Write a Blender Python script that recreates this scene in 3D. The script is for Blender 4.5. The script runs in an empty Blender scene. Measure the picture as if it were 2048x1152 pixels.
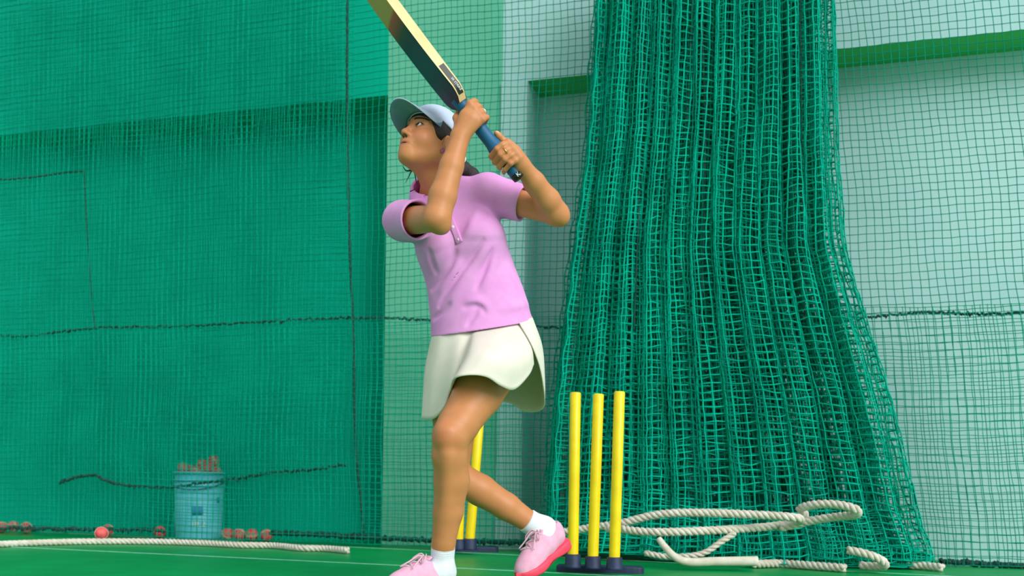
import bpy, math
import numpy as np
from mathutils import Matrix, Vector

# ------------------------------------------------------------------ camera, light, exposure
scene = bpy.context.scene
C = scene.collection
F = 2000.0                      # focal length in pixels of the 2048 x 1152 frame
EYE = 0.35                      # camera height
HORIZON = 970.0
RHO = math.radians(0.8)

cam_data = bpy.data.cameras.new('camera')
cam_data.sensor_width = 36.0
cam_data.lens = 36.0 * F / 2048.0
cam_data.shift_y = (HORIZON - 576.0) / 2048.0
cam_data.clip_start = 0.05
cam_data.dof.use_dof = True
cam_data.dof.focus_distance = 3.12
cam_data.dof.aperture_fstop = 3.4
cam = bpy.data.objects.new('camera', cam_data)
C.objects.link(cam)
cam.matrix_world = Matrix.Translation((0, 0, EYE)) @ Matrix.Rotation(math.pi / 2, 4, 'X') @ Matrix.Rotation(RHO, 4, 'Z')
scene.camera = cam

world = bpy.data.worlds.new('world')
scene.world = world
world.use_nodes = True
bg = world.node_tree.nodes['Background']
bg.inputs[0].default_value = (0.93, 0.97, 1.0, 1)
bg.inputs[1].default_value = 0.74

sun_data = bpy.data.lights.new('sun', 'SUN')
sun_data.energy = 3.0
sun_data.angle = math.radians(35)
sun_data.color = (1.0, 0.97, 0.93)
sun = bpy.data.objects.new('sun', sun_data)
C.objects.link(sun)
sun.rotation_euler = Vector((-0.58, 0.74, -0.50)).to_track_quat('-Z', 'Y').to_euler()

scene.view_settings.view_transform = 'Standard'
scene.view_settings.look = 'None'
scene.view_settings.exposure = 0.0
scene.view_settings.gamma = 1.0
scene.view_settings.use_curve_mapping = False

rng = np.random.default_rng(7)

# ------------------------------------------------------------------ basic helpers
def ray(u, v):
    a, b = u - 1024.0, HORIZON - v
    return ((a * math.cos(RHO) - b * math.sin(RHO)) / F, (a * math.sin(RHO) + b * math.cos(RHO)) / F)

def P(u, v, y):
    x, z = ray(u, v)
    return np.array([x * y, y, EYE + z * y])

def on_floor(u, v, z=0.0):
    x, zz = ray(u, v)
    y = (z - EYE) / zz
    return np.array([x * y, y, z])

def lin(c):
    out = []
    for x in c:
        x = x / 255.0
        out.append(x / 12.92 if x <= 0.04045 else ((x + 0.055) / 1.055) ** 2.4)
    return tuple(out)

def make_mat(name, rgb, rough=0.6, rgb2=None, scale=30.0, bump=0.0, bump_scale=200.0, metal=0.0, spec=0.5, sheen=0.0,
             attr=False, transl=0.0, detail=3.0):
    m = bpy.data.materials.new(name)
    m.use_nodes = True
    nt = m.node_tree
    bs = nt.nodes['Principled BSDF']
    bs.inputs['Roughness'].default_value = rough
    bs.inputs['Metallic'].default_value = metal
    bs.inputs['Specular IOR Level'].default_value = spec
    if sheen:
        bs.inputs['Sheen Weight'].default_value = sheen
    tc = nt.nodes.new('ShaderNodeTexCoord')
    base = (*lin(rgb), 1)
    src = None
    if rgb2 is not None:
        nz = nt.nodes.new('ShaderNodeTexNoise')
        nz.inputs['Scale'].default_value = scale
        nz.inputs['Detail'].default_value = detail
        nt.links.new(tc.outputs['Object'], nz.inputs['Vector'])
        rp = nt.nodes.new('ShaderNodeValToRGB')
        rp.color_ramp.elements[0].position = 0.35
        rp.color_ramp.elements[1].position = 0.65
        rp.color_ramp.elements[0].color = base
        rp.color_ramp.elements[1].color = (*lin(rgb2), 1)
        nt.links.new(nz.outputs['Fac'], rp.inputs['Fac'])
        src = rp.outputs['Color']
    if attr:
        at = nt.nodes.new('ShaderNodeAttribute')
        at.attribute_name = 'tint'
        if src is None:
            src = at.outputs['Color']
        else:
            mx = nt.nodes.new('ShaderNodeMixRGB')
            mx.blend_type = 'MULTIPLY'
            mx.inputs[0].default_value = 1.0
            nt.links.new(src, mx.inputs[1])
            nt.links.new(at.outputs['Color'], mx.inputs[2])
            src = mx.outputs[0]
    if src is None:
        bs.inputs['Base Color'].default_value = base
    else:
        nt.links.new(src, bs.inputs['Base Color'])
    if bump:
        nb = nt.nodes.new('ShaderNodeTexNoise')
        nb.inputs['Scale'].default_value = bump_scale
        nb.inputs['Detail'].default_value = 2.0
        nt.links.new(tc.outputs['Object'], nb.inputs['Vector'])
        bp = nt.nodes.new('ShaderNodeBump')
        bp.inputs['Strength'].default_value = bump
        bp.inputs['Distance'].default_value = 0.004
        nt.links.new(nb.outputs['Fac'], bp.inputs['Height'])
        nt.links.new(bp.outputs['Normal'], bs.inputs['Normal'])
    if transl:
        tr = nt.nodes.new('ShaderNodeBsdfTranslucent')
        tr.inputs['Color'].default_value = base
        ms = nt.nodes.new('ShaderNodeMixShader')
        ms.inputs[0].default_value = transl
        nt.links.new(bs.outputs[0], ms.inputs[1])
        nt.links.new(tr.outputs[0], ms.inputs[2])
        nt.links.new(ms.outputs[0], nt.nodes['Material Output'].inputs['Surface'])
    return m

def mesh_obj(name, verts, faces, mat, parent=None, smooth=True):
    me = bpy.data.meshes.new(name)
    verts = np.asarray(verts, dtype=np.float32)
    if isinstance(faces, np.ndarray):
        n, k = faces.shape
        me.vertices.add(len(verts)); me.vertices.foreach_set('co', verts.ravel())
        me.loops.add(n * k); me.loops.foreach_set('vertex_index', faces.astype(np.int32).ravel())
        me.polygons.add(n); me.polygons.foreach_set('loop_start', np.arange(0, n * k, k, dtype=np.int32))
        me.update(calc_edges=True)
    else:
        me.from_pydata(verts.tolist(), [], faces)
    me.validate()
    if smooth:
        me.polygons.foreach_set('use_smooth', np.ones(len(me.polygons), dtype=bool))
    mats = mat if isinstance(mat, (list, tuple)) else [mat]
    for m in mats:
        me.materials.append(m)
    o = bpy.data.objects.new(name, me)
    C.objects.link(o)
    if parent is not None:
        o.parent = parent
        o.matrix_parent_inverse = parent.matrix_world.inverted()
    return o

def tag(o, label, cat=None, group=None, kind=None):
    if label: o['label'] = label
    if cat: o['category'] = cat
    if group: o['group'] = group
    if kind: o['kind'] = kind
    return o

def empty(name, loc):
    o = bpy.data.objects.new(name, None)
    o.empty_display_size = 0.1
    o.location = loc
    C.objects.link(o)
    o.matrix_world = Matrix.Translation(Vector([float(q) for q in loc]))
    return o

def catmull(pts, n):
    pts = np.asarray(pts, float)
    m = len(pts)
    if m == 2:
        t = np.linspace(0, 1, n)[:, None]
        return pts[0] * (1 - t) + pts[1] * t
    ext = np.vstack([2 * pts[0] - pts[1], pts, 2 * pts[-1] - pts[-2]])
    ts = np.linspace(0, m - 1, n)
    i = np.minimum(ts.astype(int), m - 2)
    f = (ts - i)[:, None]
    p0, p1, p2, p3 = ext[i], ext[i + 1], ext[i + 2], ext[i + 3]
    return 0.5 * (2 * p1 + (p2 - p0) * f + (2 * p0 - 5 * p1 + 4 * p2 - p3) * f ** 2 + (3 * p1 - p0 - 3 * p2 + p3) * f ** 3)

def frames(pts):
    T = np.gradient(pts, axis=0)
    T /= np.linalg.norm(T, axis=1)[:, None] + 1e-12
    N = np.zeros_like(T)
    r = np.array([0, 0, 1.0]) if abs(T[0, 2]) < 0.9 else np.array([1.0, 0, 0])
    n = r - T[0] * r.dot(T[0]); n /= np.linalg.norm(n)
    for i in range(len(pts)):
        n = n - T[i] * n.dot(T[i]); n /= np.linalg.norm(n); N[i] = n
    return T, N, np.cross(T, N)

def tube(pts, rad, sides=8, caps=True, flat=1.0):
    pts = np.asarray(pts, float); n = len(pts)
    rad = np.broadcast_to(np.asarray(rad, float), (n,))
    T, N, B = frames(pts)
    an = np.linspace(0, 2 * np.pi, sides, endpoint=False)
    V = pts[:, None] + rad[:, None, None] * (np.cos(an)[None, :, None] * N[:, None] + flat * np.sin(an)[None, :, None] * B[:, None])
    V = V.reshape(-1, 3)
    f = []
    for i in range(n - 1):
        for k in range(sides):
            k2 = (k + 1) % sides
            f.append((i * sides + k, i * sides + k2, (i + 1) * sides + k2, (i + 1) * sides + k))
    if caps:
        f.append(tuple(range(sides))[::-1])
        f.append(tuple((n - 1) * sides + k for k in range(sides)))
    return V, f

def merge(parts):
    vs, fs, o = [], [], 0
    for v, f in parts:
        vs.append(v); fs += [tuple(q + o for q in face) for face in f]; o += len(v)
    return np.vstack(vs), fs

def rope_geo(ctrl, r, pitch=0.075, step=0.009):
    raw = catmull(ctrl, max(60, 12 * len(ctrl)))
    L = np.concatenate([[0], np.cumsum(np.linalg.norm(np.diff(raw, axis=0), axis=1))])
    n = max(12, int(L[-1] / step))
    s = np.linspace(0, L[-1], n)
    pts = np.stack([np.interp(s, L, raw[:, k]) for k in range(3)], 1)
    T, N, B = frames(pts)
    parts = []
    for k in range(3):
        ph = 2 * np.pi * (s / pitch + k / 3)
        q = pts + 0.5 * r * (np.cos(ph)[:, None] * N + np.sin(ph)[:, None] * B)
        parts.append(tube(q, 0.56 * r, 7))
    return merge(parts)

def lathe(prof, sides=32, closed=False):
    V, f = [], []
    n = len(prof)
    for r, z in prof:
        for k in range(sides):
            a = 2 * math.pi * k / sides
            V.append((r * math.cos(a), r * math.sin(a), z))
    for i in range(n - 1):
        for k in range(sides):
            k2 = (k + 1) % sides
            f.append((i * sides + k, i * sides + k2, (i + 1) * sides + k2, (i + 1) * sides + k))
    return np.array(V), f

def grid_faces(nr, nc, wrap=False):
    f = []
    for i in range(nr - 1):
        for j in range(nc if wrap else nc - 1):
            j2 = (j + 1) % nc
            f.append((i * nc + j, i * nc + j2, (i + 1) * nc + j2, (i + 1) * nc + j))
    return f

def solid(obj, t, offset=0.0):
    m = obj.modifiers.new('thickness', 'SOLIDIFY')
    m.thickness = t; m.offset = offset
    return obj

def text_mesh(name, body, size, mat, mw, parent, extrude=0.0004):
    cu = bpy.data.curves.new(name, 'FONT')
    cu.body = body; cu.size = size; cu.extrude = extrude
    cu.align_x = 'CENTER'; cu.align_y = 'CENTER'
    tmp = bpy.data.objects.new(name, cu)
    C.objects.link(tmp)
    dg = bpy.context.evaluated_depsgraph_get()
    me = bpy.data.meshes.new_from_object(tmp.evaluated_get(dg))
    bpy.data.objects.remove(tmp)
    me.name = name
    me.materials.clear(); me.materials.append(mat)
    o = bpy.data.objects.new(name, me)
    C.objects.link(o)
    o.parent = parent
    o.matrix_parent_inverse = parent.matrix_world.inverted()
    o.matrix_world = mw
    return o

# ------------------------------------------------------------------ signed distance volumes
class Vol:
    def __init__(s, lo, hi, h):
        s.lo = np.array(lo, float); s.h = h
        s.n = np.ceil((np.array(hi) - s.lo) / h).astype(int) + 1
        s.ax = [np.float32(s.lo[k]) + np.float32(h) * np.arange(s.n[k], dtype=np.float32) for k in range(3)]
        s.D = np.full(s.n, 0.5, np.float32)
    def blk(s, lo, hi):
        i0 = np.clip(np.floor((np.array(lo) - s.lo) / s.h).astype(int), 0, s.n)
        i1 = np.clip(np.ceil((np.array(hi) - s.lo) / s.h).astype(int) + 1, 0, s.n)
        if np.any(i1 <= i0): return None
        sl = tuple(slice(a, b) for a, b in zip(i0, i1))
        X = s.ax[0][sl[0]][:, None, None]; Y = s.ax[1][sl[1]][None, :, None]; Z = s.ax[2][sl[2]][None, None, :]
        return sl, X, Y, Z
    def _mix(s, sl, d, k, sub):
        D = s.D[sl]
        if sub:
            d = -d
            h = np.maximum(k - np.abs(D - d), 0) / k
            s.D[sl] = np.maximum(D, d) + h * h * k * 0.25
        else:
            h = np.maximum(k - np.abs(D - d), 0) / k
            s.D[sl] = np.minimum(D, d) - h * h * k * 0.25
    def rc(s, a, b, ra, rb, k=0.01, sub=False, ys=1.0):
        a = np.array(a, float); b = np.array(b, float)
        m = k + 0.012; R = max(ra, rb)
        q = s.blk(np.minimum(a, b) - R - m, np.maximum(a, b) + R + m)
        if q is None: return
        sl, X, Y, Z = q
        yc = 0.5 * (a[1] + b[1])
        if ys != 1.0:
            Y = (Y - yc) / ys + yc; a[1] = (a[1] - yc) / ys + yc; b[1] = (b[1] - yc) / ys + yc
        ba = b - a; L = float(ba.dot(ba)) + 1e-12
        dx, dy, dz = X - np.float32(a[0]), Y - np.float32(a[1]), Z - np.float32(a[2])
        t = np.clip((dx * ba[0] + dy * ba[1] + dz * ba[2]) / L, 0, 1).astype(np.float32)
        d = np.sqrt((dx - t * ba[0]) ** 2 + (dy - t * ba[1]) ** 2 + (dz - t * ba[2]) ** 2) - (ra + (rb - ra) * t)
        s._mix(sl, (d * (0.8 if ys != 1 else 1)).astype(np.float32), k, sub)
    def chain(s, pts, rad, k=0.01, ys=1.0):
        for i in range(len(pts) - 1):
            s.rc(pts[i], pts[i + 1], rad[i], rad[i + 1], k, ys=ys)
    def el(s, c, r, axes=None, k=0.01, sub=False):
        c = np.array(c, float); r = np.array(r, float)
        A = np.eye(3) if axes is None else np.array(axes)
        ext = np.abs(A.T) @ r + k + 0.012
        q = s.blk(c - ext, c + ext)
        if q is None: return
        sl, X, Y, Z = q
        dx, dy, dz = X - np.float32(c[0]), Y - np.float32(c[1]), Z - np.float32(c[2])
        k0 = 0; k1 = 0
        for i in range(3):
            w = (dx * A[i, 0] + dy * A[i, 1] + dz * A[i, 2]) / r[i]
            k0 = k0 + w * w; k1 = k1 + (w / r[i]) ** 2
        k0 = np.sqrt(k0); k1 = np.sqrt(k1) + 1e-6
        s._mix(sl, (k0 * (k0 - 1) / k1).astype(np.float32), k, sub)
    def plane(s, p, n, k=0.004, lo=None, hi=None):
        """remove the half space on the side n points to"""
        lo = s.lo if lo is None else lo
        hi = s.lo + s.h * s.n if hi is None else hi
        q = s.blk(lo, hi)
        if q is None: return
        sl, X, Y, Z = q
        n = np.array(n, float); n /= np.linalg.norm(n)
        d = (X - p[0]) * n[0] + (Y - p[1]) * n[1] + (Z - p[2]) * n[2]
        D = s.D[sl]; d = d.astype(np.float32)
        h = np.maximum(k - np.abs(D - d), 0) / k
        s.D[sl] = np.maximum(D, d) + h * h * k * 0.25
    def shell(s, t):
        s.D = np.maximum(s.D, -(s.D + np.float32(t)))
    def surf(s, u, v, y0=2.7, y1=3.7):
        x, z = ray(u, v)
        ys = np.arange(y0, y1, s.h * 0.5)
        p = np.stack([x * ys, ys, EYE + z * ys], 1)
        i = np.round((p - s.lo) / s.h).astype(int)
        ok = np.all((i >= 0) & (i < s.n), axis=1)
        i = np.clip(i, 0, s.n - 1)
        d = np.where(ok, s.D[i[:, 0], i[:, 1], i[:, 2]], 1.0)
        w = np.where(d < 0)[0]
        return p[w[0]] if len(w) else None
    def mesh(s, smooth=1):
        D = s.D
        S = D < 0
        cnt = np.zeros(tuple(np.array(D.shape) - 1), np.uint8)
        for a in (0, 1):
            for b in (0, 1):
                for c in (0, 1):
                    cnt += S[a:S.shape[0] - 1 + a, b:S.shape[1] - 1 + b, c:S.shape[2] - 1 + c]
        act = np.argwhere((cnt > 0) & (cnt < 8))
        cs = cnt.shape
        flat = np.ravel_multi_index(act.T, cs)
        acc = np.zeros((len(act), 3)); num = np.zeros(len(act))
        for ax in range(3):
            o1, o2 = [k for k in range(3) if k != ax]
            for a in (0, 1):
                for b in (0, 1):
                    i0 = act.copy(); i0[:, o1] += a; i0[:, o2] += b
                    i1 = i0.copy(); i1[:, ax] += 1
                    d0 = D[i0[:, 0], i0[:, 1], i0[:, 2]]; d1 = D[i1[:, 0], i1[:, 1], i1[:, 2]]
                    mk = (d0 < 0) != (d1 < 0)
                    t = np.where(mk, d0 / (d0 - d1 + 1e-20), 0)
                    p = i0.astype(float); p[:, ax] += t
                    acc[mk] += p[mk]; num[mk] += 1
        V = acc / num[:, None]
        quads = []
        for ax in range(3):
            o1, o2 = [(1, 2), (2, 0), (0, 1)][ax]
            sl0 = [slice(None)] * 3; sl1 = [slice(None)] * 3
            sl0[ax] = slice(0, -1); sl1[ax] = slice(1, None)
            for q in (sl0, sl1):
                q[o1] = slice(1, -1); q[o2] = slice(1, -1)
            A, B = S[tuple(sl0)], S[tuple(sl1)]
            e = np.argwhere(A != B)
            if not len(e): continue
            inside = A[e[:, 0], e[:, 1], e[:, 2]]
            e[:, o1] += 1; e[:, o2] += 1
            ids = []
            for da, db in ((0, 0), (-1, 0), (-1, -1), (0, -1)):
                cidx = e.copy(); cidx[:, o1] += da; cidx[:, o2] += db
                ids.append(np.searchsorted(flat, np.ravel_multi_index(cidx.T, cs)))
            q = np.stack(ids, 1)
            q[~inside] = q[~inside][:, ::-1]
            quads.append(q)
        Q = np.vstack(quads)
        for _ in range(smooth):
            sm = np.zeros_like(V); c2 = np.zeros(len(V))
            for k in range(4):
                a, b = Q[:, k], Q[:, (k + 1) % 4]
                np.add.at(sm, a, V[b]); np.add.at(c2, a, 1)
                np.add.at(sm, b, V[a]); np.add.at(c2, b, 1)
            V = 0.45 * V + 0.55 * sm / np.maximum(c2, 1)[:, None]
        return s.lo + V * s.h, Q

def noise_fn(p, freq, seed):
    """cheap smooth pseudo noise from sines, -1..1"""
    r = np.random.default_rng(seed)
    out = 0
    for i in range(4):
        k = r.normal(size=3); k *= freq * (0.7 + 0.5 * i) / np.linalg.norm(k)
        out = out + np.sin(p @ k + r.uniform(0, 6.28)) / (1 + 0.5 * i)
    return out / 2.3

# ------------------------------------------------------------------ materials
M = {}
M['wall_green'] = make_mat('green painted wall', (0, 184, 154), 0.85, (0, 172, 144), 1.2, 0.06, 60, spec=0.1)
M['wall_pale'] = make_mat('pale blue grey wall', (184, 224, 226), 0.85, (174, 216, 218), 1.0, 0.06, 60, spec=0.15)
M['wall_mint'] = make_mat('mint painted wall', (122, 204, 176), 0.85, (110, 196, 166), 1.5, 0.06, 60, spec=0.1)
M['soffit'] = make_mat('bounce tinted green soffit', (60, 190, 110), 0.75, (76, 196, 100), 2.0)  # greenish bounce light under the ledge, put into the soffit colour
M['floor'] = make_mat('green court floor', (0, 156, 78), 0.42, (0, 142, 70), 5.0, 0.05, 150, spec=0.25)
M['line'] = make_mat('pale court line', (150, 215, 190), 0.6, (110, 195, 165), 40)
M['net'] = make_mat('teal netting cord', (0, 164, 136), 0.8, (0, 144, 120), 3.0, spec=0.08)
M['net_bright'] = make_mat('bright teal netting cord', (0, 196, 166), 0.8, (0, 172, 146), 5.0, spec=0.08)
M['net_dark'] = make_mat('dark green net rope', (4, 84, 72), 0.8, (2, 66, 60), 30)
M['rope'] = make_mat('off white twisted rope', (226, 222, 212), 0.85, (205, 200, 182), 25, 0.5, 400)
M['yellow'] = make_mat('yellow plastic', (248, 222, 0), 0.4, (240, 210, 0), 20)
M['navy'] = make_mat('dark navy rubber', (26, 48, 84), 0.6, (20, 36, 66), 25, 0.2, 300)
M['bucket'] = make_mat('aqua plastic bucket', (120, 216, 240), 0.45, (96, 204, 228), 8)
M['white'] = make_mat('white print', (235, 240, 240), 0.6, (225, 232, 232), 50)
M['blue_print'] = make_mat('blue print', (20, 60, 140), 0.6, (26, 70, 150), 50)
M['ball_red'] = make_mat('scuffed red leather', (232, 36, 66), 0.5, (236, 70, 88), 40, 0.2, 200)
M['ball_pink'] = make_mat('faded red leather', (240, 104, 104), 0.6, (230, 72, 84), 40, 0.2, 200)
M['seam'] = make_mat('pale stitched seam', (232, 200, 170), 0.7, (220, 180, 150), 60)
M['skin'] = make_mat('skin', (255, 255, 255), 0.46, (250, 247, 245), 25, 0.04, 900, attr=True, spec=0.35)
M['hair'] = make_mat('dark brown hair', (44, 30, 34), 0.45, (28, 20, 24), 120, 0.6, 500)
M['shirt'] = make_mat('pink polo cotton', (232, 164, 228), 0.85, (226, 154, 222), 18, 0.25, 1500, sheen=0.15, spec=0.2)
M['shirt_in'] = make_mat('magenta collar lining', (214, 84, 186), 0.85, (206, 76, 178), 30, spec=0.2)
M['button'] = make_mat('pearl button', (240, 220, 240), 0.3, (232, 210, 234), 60)
M['skirt'] = make_mat('cream twill', (232, 228, 216), 0.8, (225, 221, 208), 14, 0.2, 900, spec=0.2)
M['cap'] = make_mat('pale blue cap cotton', (196, 210, 236), 0.85, (186, 202, 230), 25, 0.25, 900, spec=0.2)
M['cap_in'] = make_mat('blue grey cap underside', (122, 156, 182), 0.85, (112, 146, 174), 20, spec=0.2)
M['sock'] = make_mat('white ribbed sock', (236, 240, 250), 0.9, (226, 232, 246), 30, 0.3, 900, spec=0.2)
M['shoe'] = make_mat('pale pink knit shoe', (238, 182, 210), 0.8, (232, 172, 202), 60, 0.35, 900, spec=0.2)
M['lace'] = make_mat('pink grey lace', (232, 196, 212), 0.8, (214, 176, 194), 60)
M['sole'] = make_mat('coral red sole', (255, 74, 104), 0.55, (250, 66, 96), 20)
M['dark'] = make_mat('dark shoe lining', (44, 40, 72), 0.8, (36, 34, 60), 40)
M['eye_white'] = make_mat('eye white', (212, 206, 202), 0.2, (200, 194, 190), 60)
M['iris'] = make_mat('dark brown iris', (34, 20, 16), 0.12, (22, 14, 12), 300)
M['gold'] = make_mat('gold', (235, 200, 130), 0.25, (225, 188, 120), 80, metal=1.0)
M['silver'] = make_mat('silver', (235, 235, 240), 0.2, (220, 220, 228), 80, metal=1.0)
M['gem'] = make_mat('rose stone', (196, 120, 140), 0.2, (170, 90, 116), 200)
M['wood'] = make_mat('pale willow', (238, 216, 158), 0.5, (228, 202, 140), 12, 0.1, 300)
M['grip'] = make_mat('teal blue rubber grip', (0, 98, 142), 0.5, (0, 90, 134), 40, 0.15, 600)
M['black'] = make_mat('black sticker', (14, 20, 20), 0.4, (20, 28, 30), 60)

# ------------------------------------------------------------------ the hall: floor and wall
WA = np.array([-3.317, 6.417])
WT = np.array([0.9606, -0.2781])
WN = np.array([-0.2781, -0.9606])

def W(s, d, z):
    p = WA + WT * s + WN * d
    return np.array([p[0], p[1], z])

def wall_hit(u, v, d):
    x, z = ray(u, v)
    y = (d + WA.dot(WN)) / (x * WN[0] + WN[1])
    p = np.array([x * y, y])
    return (p - WA).dot(WT), EYE + z * y

LEDGE_Z = 2.55
RECESS = 0.24

floor = mesh_obj('floor', [(-9, -4, 0), (9, -4, 0), (9, 10, 0), (-9, 10, 0)], [(0, 1, 2, 3)], M['floor'], smooth=False)
tag(floor, 'green indoor court floor with thin pale lines', kind='structure')
def court_line(p, q, w):
    a, b = on_floor(*p), on_floor(*q)
    d = (b - a) / np.linalg.norm(b - a)
    a = a - d * 3; b = b + d * 3
    n = np.array([-d[1], d[0], 0]) * w / 2
    z = np.array([0, 0, 0.0015])
    o = mesh_obj('court_line', [a - n, b - n, b + n, a + n, a - n + z, b - n + z, b + n + z, a + n + z],
                 [(4, 5, 6, 7), (0, 1, 5, 4), (1, 2, 6, 5), (2, 3, 7, 6), (3, 0, 4, 7)], M['line'], floor, smooth=False)
    return o
court_line((150, 1100), (1010, 1141), 0.022)
court_line((700, 1094), (1500, 1133), 0.014)

def wall_piece(name, s0, s1, recess, mats, label, top=4.2):
    """upper part flush, lower part set back by recess with a soffit between; real slabs 0.2 m thick"""
    V, Fc, Mi = [], [], []
    def slab(d0, d1, z0, z1, mi):
        o = len(V)
        for d in (d0, d1):
            V.extend([W(s0, d, z0), W(s1, d, z0), W(s1, d, z1), W(s0, d, z1)])
        for q, m in (((4, 5, 6, 7), mi), ((3, 2, 1, 0), mi), ((0, 1, 5, 4), len(mats) - 1 if z0 > 1 else mi), ((1, 2, 6, 5), mi), ((2, 3, 7, 6), mi), ((3, 0, 4, 7), mi)):
            Fc.append(tuple(o + k for k in q)); Mi.append(m)
    slab(-RECESS - 0.2, 0.0, LEDGE_Z, top, 0)
    slab(-RECESS - 0.2, -recess, 0.0, LEDGE_Z, 0)
    o = mesh_obj(name, V, Fc, mats, smooth=False)
    o.data.polygons.foreach_set('material_index', np.array(Mi, dtype=np.int32))
    return tag(o, label, kind='structure')

s_a = wall_hit(776, 200, 0)[0]
s_b = wall_hit(1006, 100, 0)[0]
s_c = wall_hit(1056, 165, 0)[0]
wall_piece('wall_left', -3.0, s_a, RECESS, [M['wall_green'], M['wall_green']], 'green wall with a projecting upper ledge behind the left net')
wall_piece('wall_center', s_a, s_b, 0.0, [M['wall_mint'], M['wall_mint']], 'mint green flush wall section behind the player')
wall_piece('trim_1', s_b, s_c, -0.02, [M['wall_pale'], M['wall_pale']], 'narrow pale pilaster between the mint wall and the ledge')
wall_piece('wall_right', s_c, 9.0, RECESS, [M['wall_pale'], M['soffit']], 'pale blue grey wall with a projecting upper ledge')

# ------------------------------------------------------------------ nets
N3 = np.array([WN[0], WN[1], 0.0]); T3 = np.array([WT[0], WT[1], 0.0]); Z3 = np.array([0, 0, 1.0])

def net_geo(G, r, knots=0.0):
    """G: rows x cols x 3 knot positions -> three sided cords both ways (+ small octahedron knots)"""
    R, Cc, _ = G.shape
    out_v, out_f, off = [], [], 0
    an = np.array([0, 2 * np.pi / 3, 4 * np.pi / 3])
    for ax, side in ((1, Z3), (0, T3)):
        ring = r * (np.cos(an)[:, None] * N3 + np.sin(an)[:, None] * side)
        V = (G[:, :, None, :] + ring).reshape(-1, 3)
        ii, jj = np.meshgrid(np.arange(R - (ax == 0)), np.arange(Cc - (ax == 1)), indexing='ij')
        a = (ii * Cc + jj).ravel() * 3
        b = (((ii + (ax == 0)) * Cc + jj + (ax == 1))).ravel() * 3
        for k in range(3):
            k2 = (k + 1) % 3
            out_f.append(np.stack([a + k, a + k2, b + k2, b + k], 1) + off)
        out_v.append(V); off += len(V)
    if knots:
        K = knots * np.array([[1, 0, 0], [-1, 0, 0], [0, 1, 0], [0, -1, 0], [0, 0, 1], [0, 0, -1]], float)
        V = (G.reshape(-1, 1, 3) + K).reshape(-1, 3)
        a = np.arange(R * Cc) * 6
        for q in ((4, 0, 2, 1), (4, 1, 3, 0), (5, 2, 0, 3), (5, 3, 1, 2)):
            out_f.append(np.stack([a + q[0], a + q[1], a + q[2], a + q[3]], 1) + off)
        out_v.append(V)
    return np.vstack(out_v), np.vstack(out_f)

CELL = 0.037
def sheet(s0, s1, z0, z1, d, cell=CELL, seed=1, shear=None, wob=0.012, sag=0.02, cellz=None):
    ss = np.arange(s0, s1 + 1e-6, cell); zz = np.arange(z0, z1 + 1e-6, cellz or cell)
    Sg, Zg = np.meshgrid(ss, zz)
    p = np.stack([Sg, Zg, np.full_like(Sg, seed * 3.1)], -1)
    s2 = Sg + 0.5 * wob * noise_fn(p * np.array([1, 0.6, 1]), 5, seed) + 0.004 * noise_fn(p, 45, seed + 9)
    z2 = Zg + sag * noise_fn(p * np.array([1, 0.35, 1]), 4.5, seed + 1) + 0.0035 * noise_fn(p, 50, seed + 5)
    d2 = d + wob * 2.0 * noise_fn(p * np.array([1, 0.4, 1]), 4, seed + 2)
    if shear is not None:
        s2 = s2 + shear(Sg, Zg)
    z2 = np.maximum(z2, 0.006)
    return WA[0] * Z3[0] + np.stack([WA[0] + WT[0] * s2 + WN[0] * d2, WA[1] + WT[1] * s2 + WN[1] * d2, z2], -1)

def net_rope(pix, d, r, name, parent, mat='net_dark', fuzz=0.004, seed=0):
    pts = [W(*[wall_hit(u, v, d)[0], d, max(0.012, wall_hit(u, v, d)[1])]) for u, v in pix]
    q = catmull(pts, 40 * len(pts))
    g = np.random.default_rng(seed)
    q = q + g.normal(size=q.shape) * fuzz * np.array([0.4, 0.4, 1])
    rr = r * (0.75 + 0.5 * g.random(len(q)))
    v, f = tube(q, rr, 6)
    return mesh_obj(name, v, f, M[mat], parent)

D1 = 0.23
s_left, s_right = wall_hit(-60, 600, D1)[0], wall_hit(2110, 600, D1)[0]
def right_shear(S, Z):
    w = np.clip((S - 4.2) / 1.2, 0, 1)
    return w * 0.10 * (1.4 - Z) + 0.004 * np.sin(Z * 8)

def net_thing(name, label, d, s_mid):
    e = empty(name, W(s_mid, d, 0.0))
    return tag(e, label, 'net')

main_net = net_thing('practice_net', 'large teal practice net hung across the whole wall with dark border ropes', D1, 3.2)
v, f = net_geo(sheet(s_left, s_right, 0.02, 3.5, D1, seed=1, shear=right_shear), 0.0021, 0.0042)
tag(mesh_obj('net_mesh', v, f, M['net'], main_net, smooth=False), None, kind='stuff')

lower_net = net_thing('lower_net', 'second layer of teal net hanging from the waist high rope to the floor', 0.16, 3.2)
z_rope = 1.20
G = sheet(s_left, s_right, 0.02, 1.25, 0.18, cell=0.0335, seed=4, shear=right_shear, sag=0.012)
v, f = net_geo(G, 0.0020, 0.0040)
tag(mesh_obj('net_mesh', v, f, M['net_bright'], lower_net, smooth=False), None, kind='stuff')
net_rope([(-40, 670), (60, 671), (190, 656), (330, 653), (500, 645), (640, 638), (760, 636), (860, 640), (980, 648), (1110, 655), (1300, 652),
          (1500, 648), (1650, 640), (1745, 634), (1850, 625), (1950, 628), (2048, 625), (2100, 624)], 0.16, 0.0065, 'waist_rope', lower_net, seed=3)

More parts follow.
